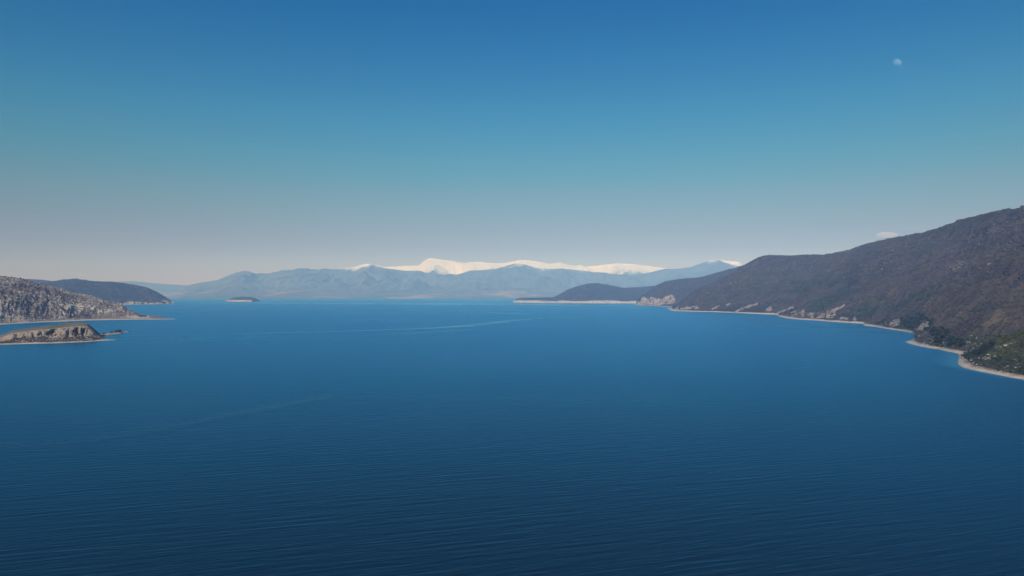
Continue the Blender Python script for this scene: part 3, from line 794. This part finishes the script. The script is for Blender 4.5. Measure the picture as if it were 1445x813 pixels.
A_, B_ = [TREE_A], [TREE_B]
outcrop([(1114, 446.9), (1136, 448.0)], [(1116.5, 440), (1118, 437.6), (1121, 438.4), (1128, 438), (1135, 436.5), (1136.5, 439)], 26, M_CLIFF, 'largest tawny block of the pale cliff on the right shore, with a sheer front', 301, A_)
outcrop([(1139, 448.4), (1150, 449.0)], [(1139.5, 441), (1142, 440), (1149, 440.4)], 18, M_CLIFF_GREY, 'grey cliff block just right of the largest tawny cliff', 302, A_)
outcrop([(1151.5, 449.0), (1164, 449.5)], [(1152.5, 441.5), (1158, 440.8), (1164.5, 441)], 20, M_CLIFF, 'square tawny cliff block in the middle of the cliff row', 303, A_)
outcrop([(1164.5, 449.4), (1174, 449.5), (1180, 446.8)], [(1166, 440), (1170, 438), (1176, 436), (1179.5, 441)], 20, M_CLIFF, 'rounded tawny cliff at the right end of the cliff row, below a pale scar', 304, A_)
outcrop([(1176, 440.5), (1184, 438), (1192.5, 431.6)], [(1176, 436), (1184, 432), (1192, 428.8)], 9, M_CLIFF, 'pale rocky scar climbing right from the cliff row', 305, A_)
outcrop([(1184, 450.6), (1198, 451.2)], [(1185, 447.5), (1190, 446.4), (1197, 448.4)], 12, M_CLIFF_GREY, 'low pale rock on the shore right of the cliff row', 306, A_)
outcrop([(1203.5, 452.3), (1209, 452.6)], [(1204.5, 447.4), (1206.5, 446.2), (1208, 449)], 10, M_CLIFF_GREY, 'small upright pale rock by the beach, right of the cliffs', 307, A_)
outcrop([(1254.7, 459.8), (1262, 460.4), (1270.5, 459.4)], [(1256, 455.5), (1262, 451.2), (1269, 449.0)], 13, M_CLIFF, 'pale yellow rock face alone above the curved beach', 308, A_)
outcrop([(1292, 466.6), (1300, 466.2), (1310, 464)], [(1296, 461), (1304, 455), (1312, 452)], 9, M_CLIFF_GREY, 'broken grey rock above the bay next to dark trees', 309, A_)
outcrop([(1036.8, 440.0), (1052, 436.4), (1069, 428.8)], [(1040, 436.6), (1056, 430.6), (1069.5, 426)], 12, M_CLIFF, 'long pale diagonal scar on the far part of the right mountain', 310, A_)
outcrop([(1023.5, 432.4), (1031, 430)], [(1024.5, 429), (1030.5, 427.2)], 9, M_CLIFF, 'small pale rock patch above the far right shore', 311, A_)
outcrop([(1003, 438), (1010, 435.4), (1016.5, 432)], [(1004, 435), (1010, 432), (1016, 430.2)], 9, M_CLIFF, 'short pale diagonal scar left of the long one', 312, A_)
outcrop([(959, 438.4), (973, 437.6), (986, 434.4)], [(960, 435), (970, 432), (985, 430.8)], 14, M_CLIFF, 'low pale cliff at the far end of the right mountain', 313, A_)
outcrop([(951.5, 438.3), (958, 438.9)], [(953, 434.4), (957, 431.4)], 12, M_CLIFF, 'pale rocky nose at the far tip of the right mountain', 314, A_)
outcrop([(1079, 441), (1089, 438.4)], [(1082, 435), (1089, 431)], 10, M_CLIFF, 'pale broken rock between the long scar and the cliff row', 315, A_)
outcrop([(1095, 443), (1104, 443.6)], [(1098, 439.4), (1103.5, 437.6)], 10, M_CLIFF_GREY, 'low grey rock on the small beach point left of the cliff row', 316, A_)
outcrop([(1102, 441), (1110, 438), (1120, 433.4)], [(1103, 438.2), (1111, 434.6), (1119, 431.2)], 8, M_CLIFF_GREY, 'thin grey rock rib rising left of the largest tawny cliff', 317, A_)
outcrop([(898, 430.3), (916, 431)], [(900.5, 423.5), (902, 422), (906, 417.2), (908.5, 420), (912, 422), (916, 423)], 26, M_CLIFF_FAR, 'pointed pale cliff pinnacle at the far headland tip', 321, B_)
outcrop([(910.5, 430.9), (935, 431.2)], [(911, 424), (914, 421.8), (918, 419.4), (925, 422), (931, 421.2), (935, 423)], 24, M_CLIFF_FAR, 'broad pale cliff in the middle of the far headland', 322, B_)
outcrop([(928.5, 430.5), (945, 429.6), (954, 426)], [(929, 425), (934, 422), (940, 419), (948, 416.2), (952, 418)], 20, M_CLIFF_FAR, 'sloping pale cliff at the right end of the far headland', 323, B_)

# ------------------------------------------------------------------ scattered scrub and loose rock (uncountable: one object per slope)
def ico():
    p = (1 + 5 ** 0.5) / 2
    v = np.array([(-1, p, 0), (1, p, 0), (-1, -p, 0), (1, -p, 0), (0, -1, p), (0, 1, p), (0, -1, -p), (0, 1, -p), (p, 0, -1), (p, 0, 1), (-p, 0, -1), (-p, 0, 1)], float)
    f = np.array([(0, 11, 5), (0, 5, 1), (0, 1, 7), (0, 7, 10), (0, 10, 11), (1, 5, 9), (5, 11, 4), (11, 10, 2), (10, 7, 6), (7, 1, 8), (3, 9, 4), (3, 4, 2), (3, 2, 6), (3, 6, 8), (3, 8, 9), (4, 9, 5), (2, 4, 11), (6, 2, 10), (8, 6, 7), (9, 8, 1)])
    return v / np.linalg.norm(v[0]), f
ICO_V, ICO_F = ico()

def pick(G, n, weight, seed):
    """n points on the grid G, dense where weight (per cell) times its area as seen is large; with each point's row parameter"""
    r = np.random.default_rng(seed)
    a, b, c, d = G[:-1, :-1], G[1:, :-1], G[1:, 1:], G[:-1, 1:]
    area = np.linalg.norm(np.cross(b - a, d - a), axis=-1)
    cen = (a + c) / 2
    dist = np.linalg.norm(cen - np.array([0, 0, CAM_H]), axis=-1)
    w = (area / dist ** 0.9 * weight(cen)).ravel()
    idx = r.choice(w.size, n, p=w / w.sum())
    i, j = np.unravel_index(idx, area.shape)
    s, t = r.random(n)[:, None], r.random(n)[:, None]
    P = (G[i, j] * (1 - s) + G[i + 1, j] * s) * (1 - t) + (G[i, j + 1] * (1 - s) + G[i + 1, j + 1] * s) * t
    return P, i, j

def blobs(name, P, rad, tint_v, mat, label, cat, seed, flat=0.75, rough=0.30, smooth=False, parent=None):
    r = np.random.default_rng(seed)
    n = len(P)
    ang = r.random(n) * 2 * math.pi
    V = ICO_V[None] * (1 + rough * (r.random((n, 12, 1)) * 2 - 1))
    V = V * np.stack([rad * (0.8 + 0.5 * r.random(n)), rad * (0.8 + 0.5 * r.random(n)), rad * flat * (0.8 + 0.4 * r.random(n))], -1)[:, None]
    x = V[..., 0] * np.cos(ang)[:, None] - V[..., 1] * np.sin(ang)[:, None]
    y = V[..., 0] * np.sin(ang)[:, None] + V[..., 1] * np.cos(ang)[:, None]
    V = np.stack([x, y, V[..., 2]], -1) + (P + np.stack([0 * rad, 0 * rad, rad * flat * 0.5], -1))[:, None]
    F = ICO_F[None] + (np.arange(n) * 12)[:, None, None]
    T = np.repeat(np.clip(tint_v, 0, 1), 12)
    return add(name, make_mesh(name, V.reshape(-1, 3), F.reshape(-1, 3), {'tint': T}, smooth), mat, parent, label=label, cat=cat, kind='stuff')

from mathutils.kdtree import KDTree
RP = np.concatenate(ROCK_POINTS)
KD = KDTree(len(RP))
for q_, p_ in enumerate(RP): KD.insert(p_, q_)
KD.balance()
def off_rock(P, r=4.0):
    return np.array([KD.find(p)[2] > r * max(1.0, p[1] / 3500) for p in P])
# right mountain
GA = LA['slope'][:, :LA['nt']]; TA = LA['t'][:LA['nt']]
r0_ = np.random.default_rng(200)
def wa(c):
    return np.clip(0.62 + 0.9 * fbm(c / 75, 3, 201), 0.06, 2)
P, i, j = pick(GA, 62000, wa, 202)
ok = off_rock(P) & (r0_.random(len(P)) > 0.75 * smooth01(A_CREST[i, j], 0.5, 0.85)); P, i, j = P[ok], i[ok], j[ok]
dist = np.linalg.norm(P, axis=1)
gv = a_green(P, TA[j])
r_ = np.random.default_rng(203)
blobs('scrub', P, (1.5 + 2.6 * r_.random(len(P)) ** 1.8) * np.clip(dist / 2400, 0.8, 1.6), np.clip(0.16 + 0.70 * smooth01(gv, 0.05, 0.75) + 0.6 * fbm(P / np.array([70, 70, 50]), 3, 209) + 0.13 * r_.standard_normal(len(P)), 0, 1), M_BUSH, 'leafless brown and dark green scrub covering the big right mountain', 'scrub', 204)
P, i, j = pick(GA, 3600, lambda c: np.clip(fbm(c / 190, 3, 93) - 0.05, 0, 1) ** 1.5 + 0.01, 205)
keep = TA[j] > 0.45; P = P[keep]
blobs('rock', P, 1.2 + 2.6 * r_.random(len(P)) ** 2, r_.random(len(P)), M_ROCK, 'small pale rocks showing through the scrub high on the right mountain', 'rocks', 206, 0.6, 0.35)
P, i, j = pick(GA[:, :26], 1100, lambda c: np.clip(0.2 + fbm(c / 40, 3, 94), 0, 1) ** 1.5 + 0.02, 207)
P = P[(P[:, 1] < 3200)]
blobs('rock', P, 0.6 + 1.3 * r_.random(len(P)) ** 2, 0.6 * r_.random(len(P)), M_ROCK, 'loose pale rocks along the foot of the right mountain', 'rocks', 208, 0.6, 0.35)
# hill behind it
GB = LB['slope'][:, :LB['nt']]
P, i, j = pick(GB, 12000, lambda c: np.clip(0.6 + 0.9 * fbm(c / 120, 3, 211), 0.05, 2), 212)
P = P[off_rock(P, 7)]
blobs('scrub', P, 2.6 + 3.2 * r_.random(len(P)), np.clip(0.2 + 0.3 * r_.standard_normal(len(P)), 0, 0.8), M_BUSH, 'leafless scrub on the hill behind the right mountain', 'scrub', 213)
# left headland
GD = LD['slope'][:, :LD['nt']]
P, i, j = pick(GD, 12000, lambda c: np.clip(0.30 + 0.9 * fbm(c / np.array([60, 60, 30]), 3, 221) + 0.9 * fbm(c / 190, 2, 228) + c[..., 2] / 400, 0.02, 2), 222)
P = P[P[:, 2] > 9]
blobs('scrub', P, 1.3 + 2.3 * r_.random(len(P)) ** 1.4, np.clip(0.38 + 0.2 * r_.standard_normal(len(P)), 0, 1), M_BUSH, 'dark leafless scrub between the rocks of the left headland', 'scrub', 223)
P, i, j = pick(GD, 9000, lambda c: np.clip(0.45 + 0.9 * fbm(c / np.array([50, 50, 25]), 3, 225) - 0.9 * fbm(c / 190, 2, 228) - c[..., 2] / 400, 0.02, 2), 226)
P = P[P[:, 2] > 7]
blobs('rock', P, 1.0 + 2.6 * r_.random(len(P)) ** 2, r_.random(len(P)), M_ROCK, 'grey limestone blocks standing all over the left headland', 'rocks', 227, 0.85, 0.38)
# far left hill and islet
GC = LC['slope'][:, :LC['nt']]
P, i, j = pick(GC, 6000, lambda c: np.clip(0.7 + 0.8 * fbm(c / 150, 3, 231), 0.05, 2), 232)
P = P[P[:, 2] > 55]
blobs('forest', P, 3.5 + 4 * r_.random(len(P)), np.clip(0.6 + 0.22 * r_.standard_normal(len(P)), 0, 1), M_BUSH, 'dark wood covering the far left hill', 'forest', 233)
GE = LE['slope'][:, :LE['nt']]
P, i, j = pick(GE[:, 4:int(0.44 * 149)], 1500, lambda c: np.clip(0.4 + fbm(c / 18, 3, 241), 0.02, 2), 242)
blobs('scrub', P, 0.8 + 1.3 * r_.random(len(P)), np.clip(0.4 + 0.25 * r_.standard_normal(len(P)), 0, 1), M_BUSH, 'grey scrub on the strip below the islet cliff', 'scrub', 243)
P, i, j = pick(GE[:, 4:int(0.44 * 149)], 420, lambda c: np.ones(c.shape[:2]), 244)
blobs('rock', P, 0.6 + 1.3 * r_.random(len(P)) ** 2, r_.random(len(P)), M_ROCK, 'fallen blocks on the strip below the islet cliff', 'rocks', 245, 0.7, 0.35)
# green knoll
GKF = GK[:, :NK + 1]
P, i, j = pick(GKF[:, 4:], 4200, lambda c: np.clip(0.6 + fbm(c / 22, 3, 251), 0.03, 2), 252)
blobs('scrub', P, 0.7 + 1.1 * r_.random(len(P)), np.clip(0.35 + 0.3 * fbm(P / 14, 2, 253) + 0.2 * r_.standard_normal(len(P)), 0, 1), M_GREEN, 'dense low green scrub covering the knoll at the right edge', 'scrub', 254)

# ------------------------------------------------------------------ single plants and boulders
def shrub_mesh(name, seed, kind):
    r = np.random.default_rng(seed)
    V, F, T, M = [], [], [], []
    def limb(p, q, r0, r1, n=4):
        p, q = np.array(p, float), np.array(q, float)
        ax = (q - p) / (np.linalg.norm(q - p) + 1e-9)
        a = np.cross(ax, (0.3, 0.9, 0.2)); a /= np.linalg.norm(a); b = np.cross(ax, a)
        base = len(V)
        for c, rr in ((p, r0), (q, r1)):
            for k in range(n):
                th = 2 * math.pi * k / n
                V.append(c + (a * math.cos(th) + b * math.sin(th)) * rr); T.append(0.3 * r.random())
        for k in range(n):
            F.append((base + k, base + (k + 1) % n, base + n + (k + 1) % n, base + n + k)); M.append(0)
    def leaf(c, size, tv):
        n = r.standard_normal(3); n /= np.linalg.norm(n)
        a = np.cross(n, r.standard_normal(3)); a /= np.linalg.norm(a); b = np.cross(n, a)
        base = len(V)
        for sx, sy in ((-1, -0.7), (0.8, -1), (1, 0.8), (-0.7, 1)):
            V.append(np.array(c) + (a * sx + b * sy) * size * (0.8 + 0.4 * r.random()) + n * size * 0.35 * r.standard_normal()); T.append(tv)
        F.append((base, base + 1, base + 2, base + 3)); M.append(1)
    if kind == 'bare':
        for k in range(34):
            th, sp = r.random() * 2 * math.pi, 0.75 * r.random() ** 0.7
            foot = np.array([math.cos(th), math.sin(th), 0]) * 0.16 * r.random()
            tip = np.array([math.cos(th) * sp, math.sin(th) * sp, 0.65 + 0.4 * r.random()])
            mid = foot * 0.4 + tip * 0.55 + np.array([0, 0, 0.08])
            limb(foot - (0, 0, 0.1), mid, 0.035, 0.024, 3); limb(mid, tip, 0.024, 0.012, 3)
            for _ in range(3):
                limb(mid, tip + 0.22 * r.standard_normal(3), 0.020, 0.010, 3)
        for f in range(len(M)): M[f] = 1
    else:
        tall = kind == 'tree'
        hc, rh, rv = (0.62, 0.50, 0.42) if tall else (0.42, 0.62, 0.40)
        limb((0, 0, -0.15), (0.03, 0.02, hc * 0.8), 0.06, 0.03, 5)
        clumps = []
        for k in range(9 if tall else 8):
            d = r.standard_normal(3); d /= np.linalg.norm(d)
            c = np.array([0, 0, hc]) + d * np.array([rh, rh, rv]) * (0.45 + 0.5 * r.random())
            clumps.append((c, 0.20 + 0.13 * r.random()))
            limb((0.02, 0.01, hc * (0.3 + 0.4 * r.random())), c, 0.028, 0.010, 3)
        for c, cr in clumps:
            tv = np.clip(0.45 + 0.25 * r.standard_normal(), 0, 1)
            for _ in range(17):
                d = r.standard_normal(3); d /= np.linalg.norm(d)
                leaf(c + d * cr * (0.55 + 0.5 * r.random()), 0.085 + 0.05 * r.random(), np.clip(tv + 0.12 * r.standard_normal(), 0, 1))
    me = make_mesh(name, np.array(V), np.array(F), {'tint': np.array(T)}, smooth=False)
    return me, M

def species(name, kind, mats, seeds):
    out = []
    for sd in seeds:
        me, M = shrub_mesh(name, sd, kind)
        for m in mats: me.materials.append(m)
        me.polygons.foreach_set('material_index', np.array(M, np.int32)); me.update()
        out.append(me)
    return out

M_DARKGREEN = plant_mat('dark_evergreen_leaf', [(0.022, 0.030, 0.018), (0.032, 0.042, 0.022), (0.045, 0.055, 0.026)])
TREES = species('evergreen_tree', 'tree', [M_BARK, M_DARKGREEN], range(401, 407))
BUSHES = species('evergreen_bush', 'bush', [M_BARK, M_GREEN], range(411, 417))
SCRUBS = species('dry_bush', 'bush', [M_BARK, M_BARE], range(421, 425))
BARES = species('bare_shrub', 'bare', [M_BARK, M_BARE], range(431, 435))

def plant(name, meshes, p, size, label, cat, group, k):
    o = bpy.data.objects.new(name, meshes[k % len(meshes)])
    COL.objects.link(o)
    o.location = p
    s = size
    o.scale = (s * random.uniform(0.85, 1.2), s * random.uniform(0.85, 1.2), s * random.uniform(0.85, 1.15))
    o.rotation_euler = (0, 0, random.uniform(0, 6.28))
    o['label'] = label; o['category'] = cat; o['group'] = group
    return o

# dark trees at the foot of the mountain, along the beach (photo places, a little scatter)
spots = [(1311, 462), (1313, 458), (1315, 454), (1312, 466), (1316, 470), (1319, 473), (1322, 478), (1320, 469), (1324, 474), (1318, 466), (1326, 470), (1322, 482), (1325, 484), (1329, 479), (1340, 484), (1343, 486), (1347, 487), (1352, 489), (1357, 489),
         (1330, 468), (1334, 474), (1338, 470), (1344, 478), (1350, 481), (1357, 484), (1362, 487), (1246, 455), (1249, 454), (1252, 457), (1243, 457), (1256, 452), (1272, 456), (1274, 458), (1277, 459), (1281, 461), (1285, 462), (1288, 463), (1290, 461), (1238, 458), (1232, 457),
         (1272, 452), (1278, 455), (1284, 457), (1290, 457), (1298, 459), (1302, 461), (1306, 467), (1310, 456), (1307, 452), (1300, 453), (1294, 454), (1288, 452), (1282, 450), (1294, 449), (1301, 448)]
TREE_LABELS = ['dark evergreen tree beside the beach, left of the lone pale yellow rock face', 'dark evergreen tree just right of the lone pale yellow rock face', 'evergreen tree on the slope above the curved bay',
               'dark evergreen tree in the dense clump behind the first gravel point', 'dark evergreen tree behind the long near beach, between the first point and the green knoll']
TREE_GROUPS = ['trees left of the lone rock face', 'trees right of the lone rock face', 'trees on the slope above the bay', 'trees behind the first gravel point', 'trees behind the near beach']
k = 0
for (px, py) in spots:
    for _ in range(2):
        p = fit([TREE_A], px + random.uniform(-2.0, 2.0), py + random.uniform(-1.2, 1.2))
        if p is None or KD.find(p)[2] < 7: continue
        plant('evergreen_tree', TREES, p - np.array([0, 0, 0.3]), random.uniform(6.0, 11.0), TREE_LABELS[0 if px < 1263 else 1 if px < 1293 and py > 453 else 2 if px < 1311 else 3 if px < 1329 else 4], 'tree', TREE_GROUPS[0 if px < 1263 else 1 if px < 1293 and py > 453 else 2 if px < 1311 else 3 if px < 1329 else 4], k); k += 1
# bushes of the knoll
r2 = np.random.default_rng(71)
P, i, j = pick(GKF[:, 6:NK], 240, lambda c: np.clip(0.5 + fbm(c / 25, 3, 261), 0.03, 2), 262)
vis = []
for p in P:
    d = Vector(p - np.array([0, 0, CAM_H])); L_ = d.length; d.normalize()
    x = W_PX / 2 + p[0] / p[1] * FOC
    loc, _, _, dd = TREE_K.ray_cast(Vector((0, 0, CAM_H)), d)
    if loc is not None and dd > L_ - 6 and x < 1448: vis.append(p)
for k, p in enumerate(vis[:110]):
    plant('evergreen_bush', BUSHES, p - np.array([0, 0, 0.2]), r2.uniform(2.8, 5.2), 'rounded green bush in the thicket on the low knoll at the right edge', 'bush', 'bushes on the green knoll', k)
# along the left flank and foot of the knoll
for k in range(26):
    f = k / 25
    p = fit([TREE_K], 1373 + 30 * f + random.uniform(-1, 2), 500 - 17 * f + random.uniform(1, 8))
    if p is not None:
        plant('evergreen_tree', TREES, p - np.array([0, 0, 0.3]), random.uniform(4.5, 7.5), 'dark evergreen tree on the left flank of the green knoll', 'tree', 'dark trees on the left flank of the knoll', k)
for k in range(24):
    p = fit([TREE_K, TREE_A], 1388 + 58 * k / 23 + random.uniform(-2, 2), 508 + 9 * k / 23 + random.uniform(-1.5, 2.0))
    if p is not None:
        plant('evergreen_tree', TREES, p - np.array([0, 0, 0.3]), random.uniform(3.5, 6.0), 'small dark tree among the white boulders at the foot of the green knoll', 'tree', 'small trees at the foot of the knoll', k)
# bare shrubs on the spit behind the islet
for k, (px, w, hgt) in enumerate([(136, 0.5, 6.5), (138, 0.2, 6), (140, 0.6, 5), (142, 0.3, 6), (145, 0.5, 4.5), (148, 0.6, 5), (150, 0.3, 5.5), (152, 0.6, 6), (154, 0.4, 6.5), (156, 0.55, 7), (158, 0.3, 7), (160, 0.5, 8), (162, 0.45, 9), (163.5, 0.6, 10), (165, 0.4, 9), (166.5, 0.55, 8), (168, 0.5, 6.5), (169.5, 0.6, 5), (147, 0.2, 5), (157, 0.7, 6), (161, 0.7, 7.5), (164, 0.75, 8)]):
    ii = int(np.clip((px - 136) / (184.5 - 136) * 89, 0, 89)); jj = int(4 + 5 * w)
    g = GBAR[ii, jj]
    plant('bare_shrub', BARES, g - np.array([0, 0, 0.2]), hgt * (0.62 if px < 160 or px > 166 else 0.85), 'leafless brown shrub in the row on the gravel spit behind the islet', 'shrub', 'bare shrubs on the gravel spit', k)

# boulders
def boulder_mesh(seed):
    r = np.random.default_rng(seed)
    V, F = ICO_V.copy(), ICO_F
    mid = {}; V2 = list(V); F2 = []
    def m(a, b):
        key = (min(a, b), max(a, b))
        if key not in mid:
            p = (V2[a] + V2[b]) / 2; V2.append(p / np.linalg.norm(p)); mid[key] = len(V2) - 1
        return mid[key]
    for a, b, c in F:
        x, y, z = m(a, b), m(b, c), m(c, a)
        F2 += [(a, x, z), (b, y, x), (c, z, y), (x, y, z)]
    V = np.array(V2)
    V = V * (1 + 0.22 * fbm(V * 1.6 + seed, 3, seed))[:, None]
    for _ in range(7):                                                # broken flat faces
        n = r.standard_normal(3); n /= np.linalg.norm(n)
        dd = V @ n; cut = 0.62 + 0.2 * r.random()
        V = V - np.maximum(dd - cut, 0)[:, None] * n
    V = V * np.array([1.0, 0.75, 0.72])
    return make_mesh('boulder', V, np.array(F2), {'tint': np.clip(0.6 + 0.3 * fbm(V * 3, 2, seed), 0, 1)}, smooth=False)
BOULDERS = [boulder_mesh(s_) for s_ in (501, 502, 503, 504)]
for b_ in BOULDERS: b_.materials.append(M_CLIFF_GREY)
zs = [(700, 545, 3), (840, 520, 2.6), (865, 600, 3.4), (910, 630, 2.6), (980, 570, 4), (975, 605, 3), (1025, 620, 4), (1085, 610, 4.4), (1045, 655, 3), (1130, 625, 3.2), (1170, 640, 3), (825, 590, 3), (715, 470, 2.6), (960, 668, 2.6), (770, 500, 2.6), (1110, 585, 3)]
for k, (x, y, s_) in enumerate(zs):
    p = fit([TREE_K, TREE_A], 1300 + x / 8.13, 440 + y / 8.13)
    if p is None: continue
    plant('boulder', BOULDERS, p + np.array([0, 0, s_ * 0.25]), s_ * 1.35, 'white boulder in the rocky foot of the green knoll, above the near beach', 'boulder', 'white boulders below the green knoll', k)
for k, (x, y, s_) in enumerate([(870, 415, 3.6), (890, 408, 4), (925, 408, 3), (965, 395, 3.4), (1000, 378, 2.4), (1030, 372, 2.4), (850, 425, 2.6)]):
    p = fit([TREE_K], 1300 + x / 8.13, 440 + y / 8.13)
    if p is None: continue
    plant('boulder', BOULDERS, p + np.array([0, 0, s_ * 0.2]), s_, 'pale boulder in the row halfway up the green knoll', 'boulder', 'pale boulders halfway up the knoll', k)
for k, (x, y, s_) in enumerate([(600, 590, 2.4), (640, 610, 2.4), (570, 560, 2.2), (450, 380, 3.6), (415, 375, 3), (250, 360, 3.4), (235, 345, 2.6), (300, 355, 3), (690, 375, 3), (560, 600, 2)]):
    p = fit([TREE_A], 1300 + x / 8.13, 440 + y / 8.13)
    if p is None: continue
    plant('boulder', BOULDERS, p + np.array([0, 0, s_ * 0.2]), s_, 'pale boulder between the near beach and the scrub, left of the green knoll', 'boulder', 'pale boulders behind the near beach', k)

# ------------------------------------------------------------------ cloud, moon
def lumpy(name, centre, rx, ry, rz, seed, amp=0.35, nu=64, nv=32):
    th = np.linspace(0, 2 * math.pi, nu, endpoint=False); ph = np.linspace(0.02, math.pi - 0.02, nv)
    T, F = np.meshgrid(th, ph, indexing='ij')
    D = np.stack([np.cos(T) * np.sin(F), np.sin(T) * np.sin(F), np.cos(F)], -1)
    r = 1 + amp * fbm(D * np.array([2.6, 2.0, 1.6]) + seed, 4, seed)
    V = D * r[..., None] * np.array([rx, ry, rz]) + np.asarray(centre)
    i = np.arange(nu * nv).reshape(nu, nv); j = np.roll(i, -1, 0)
    F4 = np.stack([i[:, :-1].ravel(), i[:, 1:].ravel(), j[:, 1:].ravel(), j[:, :-1].ravel()], 1)
    V = V.reshape(-1, 3)
    top, bot = len(V), len(V) + 1
    V = np.concatenate([V, V.reshape(nu, nv, 3)[:, 0].mean(0)[None], V.reshape(nu, nv, 3)[:, -1].mean(0)[None]])
    F3 = np.concatenate([np.stack([F4[:, 0], F4[:, 1], F4[:, 2]], 1), np.stack([F4[:, 0], F4[:, 2], F4[:, 3]], 1),
                         np.stack([np.full(nu, top), i[:, 0], j[:, 0]], 1), np.stack([np.full(nu, bot), j[:, -1], i[:, -1]], 1)])
    return make_mesh(name, V, F3)

mc = bpy.data.materials.new('cloud_vapour'); mc.use_nodes = True
mc.node_tree.nodes.remove(mc.node_tree.nodes['Principled BSDF'])
vs = mc.node_tree.nodes.new('ShaderNodeVolumePrincipled')
vs.inputs['Color'].default_value = (1.0, 0.84, 0.80, 1); vs.inputs['Density'].default_value = 0.0010; vs.inputs['Anisotropy'].default_value = -0.5
mc.node_tree.links.new(vs.outputs[0], mc.node_tree.nodes['Material Output'].inputs['Volume'])
cp = at(1251, 331.5, 62000.0)
add('cloud', lumpy('cloud', cp, 980, 700, 270, 3), mc, label='small pinkish cloud just above the right mountain ridge', cat='cloud')

mm = bpy.data.materials.new('moon_rock'); mm.use_nodes = True
nt = mm.node_tree; nt.nodes.remove(nt.nodes['Principled BSDF'])
h = N(nt)
df = h.n('ShaderNodeBsdfDiffuse'); tr = h.n('ShaderNodeBsdfTransparent'); ad = h.n('ShaderNodeAddShader')
tc = h.n('ShaderNodeTexCoord')
h.link(h.mix(h.step(h.noise(tc.outputs['Object'], 0.0035, 3, 0.6), 0.42, 0.6), (0.12, 0.15, 0.135), (0.07, 0.09, 0.085)), df.inputs[0])
h.link(df.outputs[0], ad.inputs[0]); h.link(tr.outputs[0], ad.inputs[1])
h.link(ad.outputs[0], nt.nodes['Material Output'].inputs['Surface'])
def moon():
    D = 110000.0
    dv = Vector(view_ray(1265.6, 89.6)).normalized()
    c = Vector((0, 0, CAM_H)) + dv * D
    r = 5.0 / FOC * D
    right = Vector((1, 0, 0)); right = (right - dv * right.dot(dv)).normalized()
    up = right.cross(dv).normalized()
    lit = (right * 0.60 + up * 0.60 - dv * 0.55).normalized()         # phase is shaped into the mesh: only the sunlit part is built
    a = lit.orthogonal().normalized(); b = lit.cross(a)
    nr, ns = 26, 64
    V, F = [], []
    for i in range(nr + 1):
        th = math.radians(96) * i / nr
        for j in range(ns):
            p = 2 * math.pi * j / ns
            V.append(lit * math.cos(th) * r + (a * math.cos(p) + b * math.sin(p)) * math.sin(th) * r)
    for i in range(nr):
        for j in range(ns):
            F.append((i * ns + j, (i + 1) * ns + j, (i + 1) * ns + (j + 1) % ns, i * ns + (j + 1) % ns))
    me = make_mesh('moon', np.array([tuple(v) for v in V]), np.array(F))
    o = add('moon', me, mm, label='pale gibbous daytime moon high at right in the blue sky', cat='moon')
    o.location = c
moon()

# ------------------------------------------------------------------ haze: one closed box of even air round the whole place
mh = bpy.data.materials.new('haze'); mh.use_nodes = True
mh.node_tree.nodes.remove(mh.node_tree.nodes['Principled BSDF'])
vh = mh.node_tree.nodes.new('ShaderNodeVolumePrincipled')
vh.inputs['Color'].default_value = (*HAZE_COLOR, 1)
vh.inputs['Absorption Color'].default_value = (1, 1, 0.35, 1)
vh.inputs['Density'].default_value = HAZE_DENSITY
vh.inputs['Anisotropy'].default_value = -0.36
mh.node_tree.links.new(vh.outputs[0], mh.node_tree.nodes['Material Output'].inputs['Volume'])
x0, x1, y0, y1, z0, z1 = -54000, 54000, -26000, 49000, -12, 2350
hv = [(x0, y0, z0), (x1, y0, z0), (x1, y1, z0), (x0, y1, z0), (x0, y0, z1), (x1, y0, z1), (x1, y1, z1), (x0, y1, z1)]
hf = [(0, 3, 2, 1), (4, 5, 6, 7), (0, 1, 5, 4), (1, 2, 6, 5), (2, 3, 7, 6), (3, 0, 4, 7)]
add('haze', make_mesh('haze', np.array(hv, float), np.array(hf), smooth=False), mh, label='thin blue haze filling the air over the whole lake', cat='haze', kind='stuff')
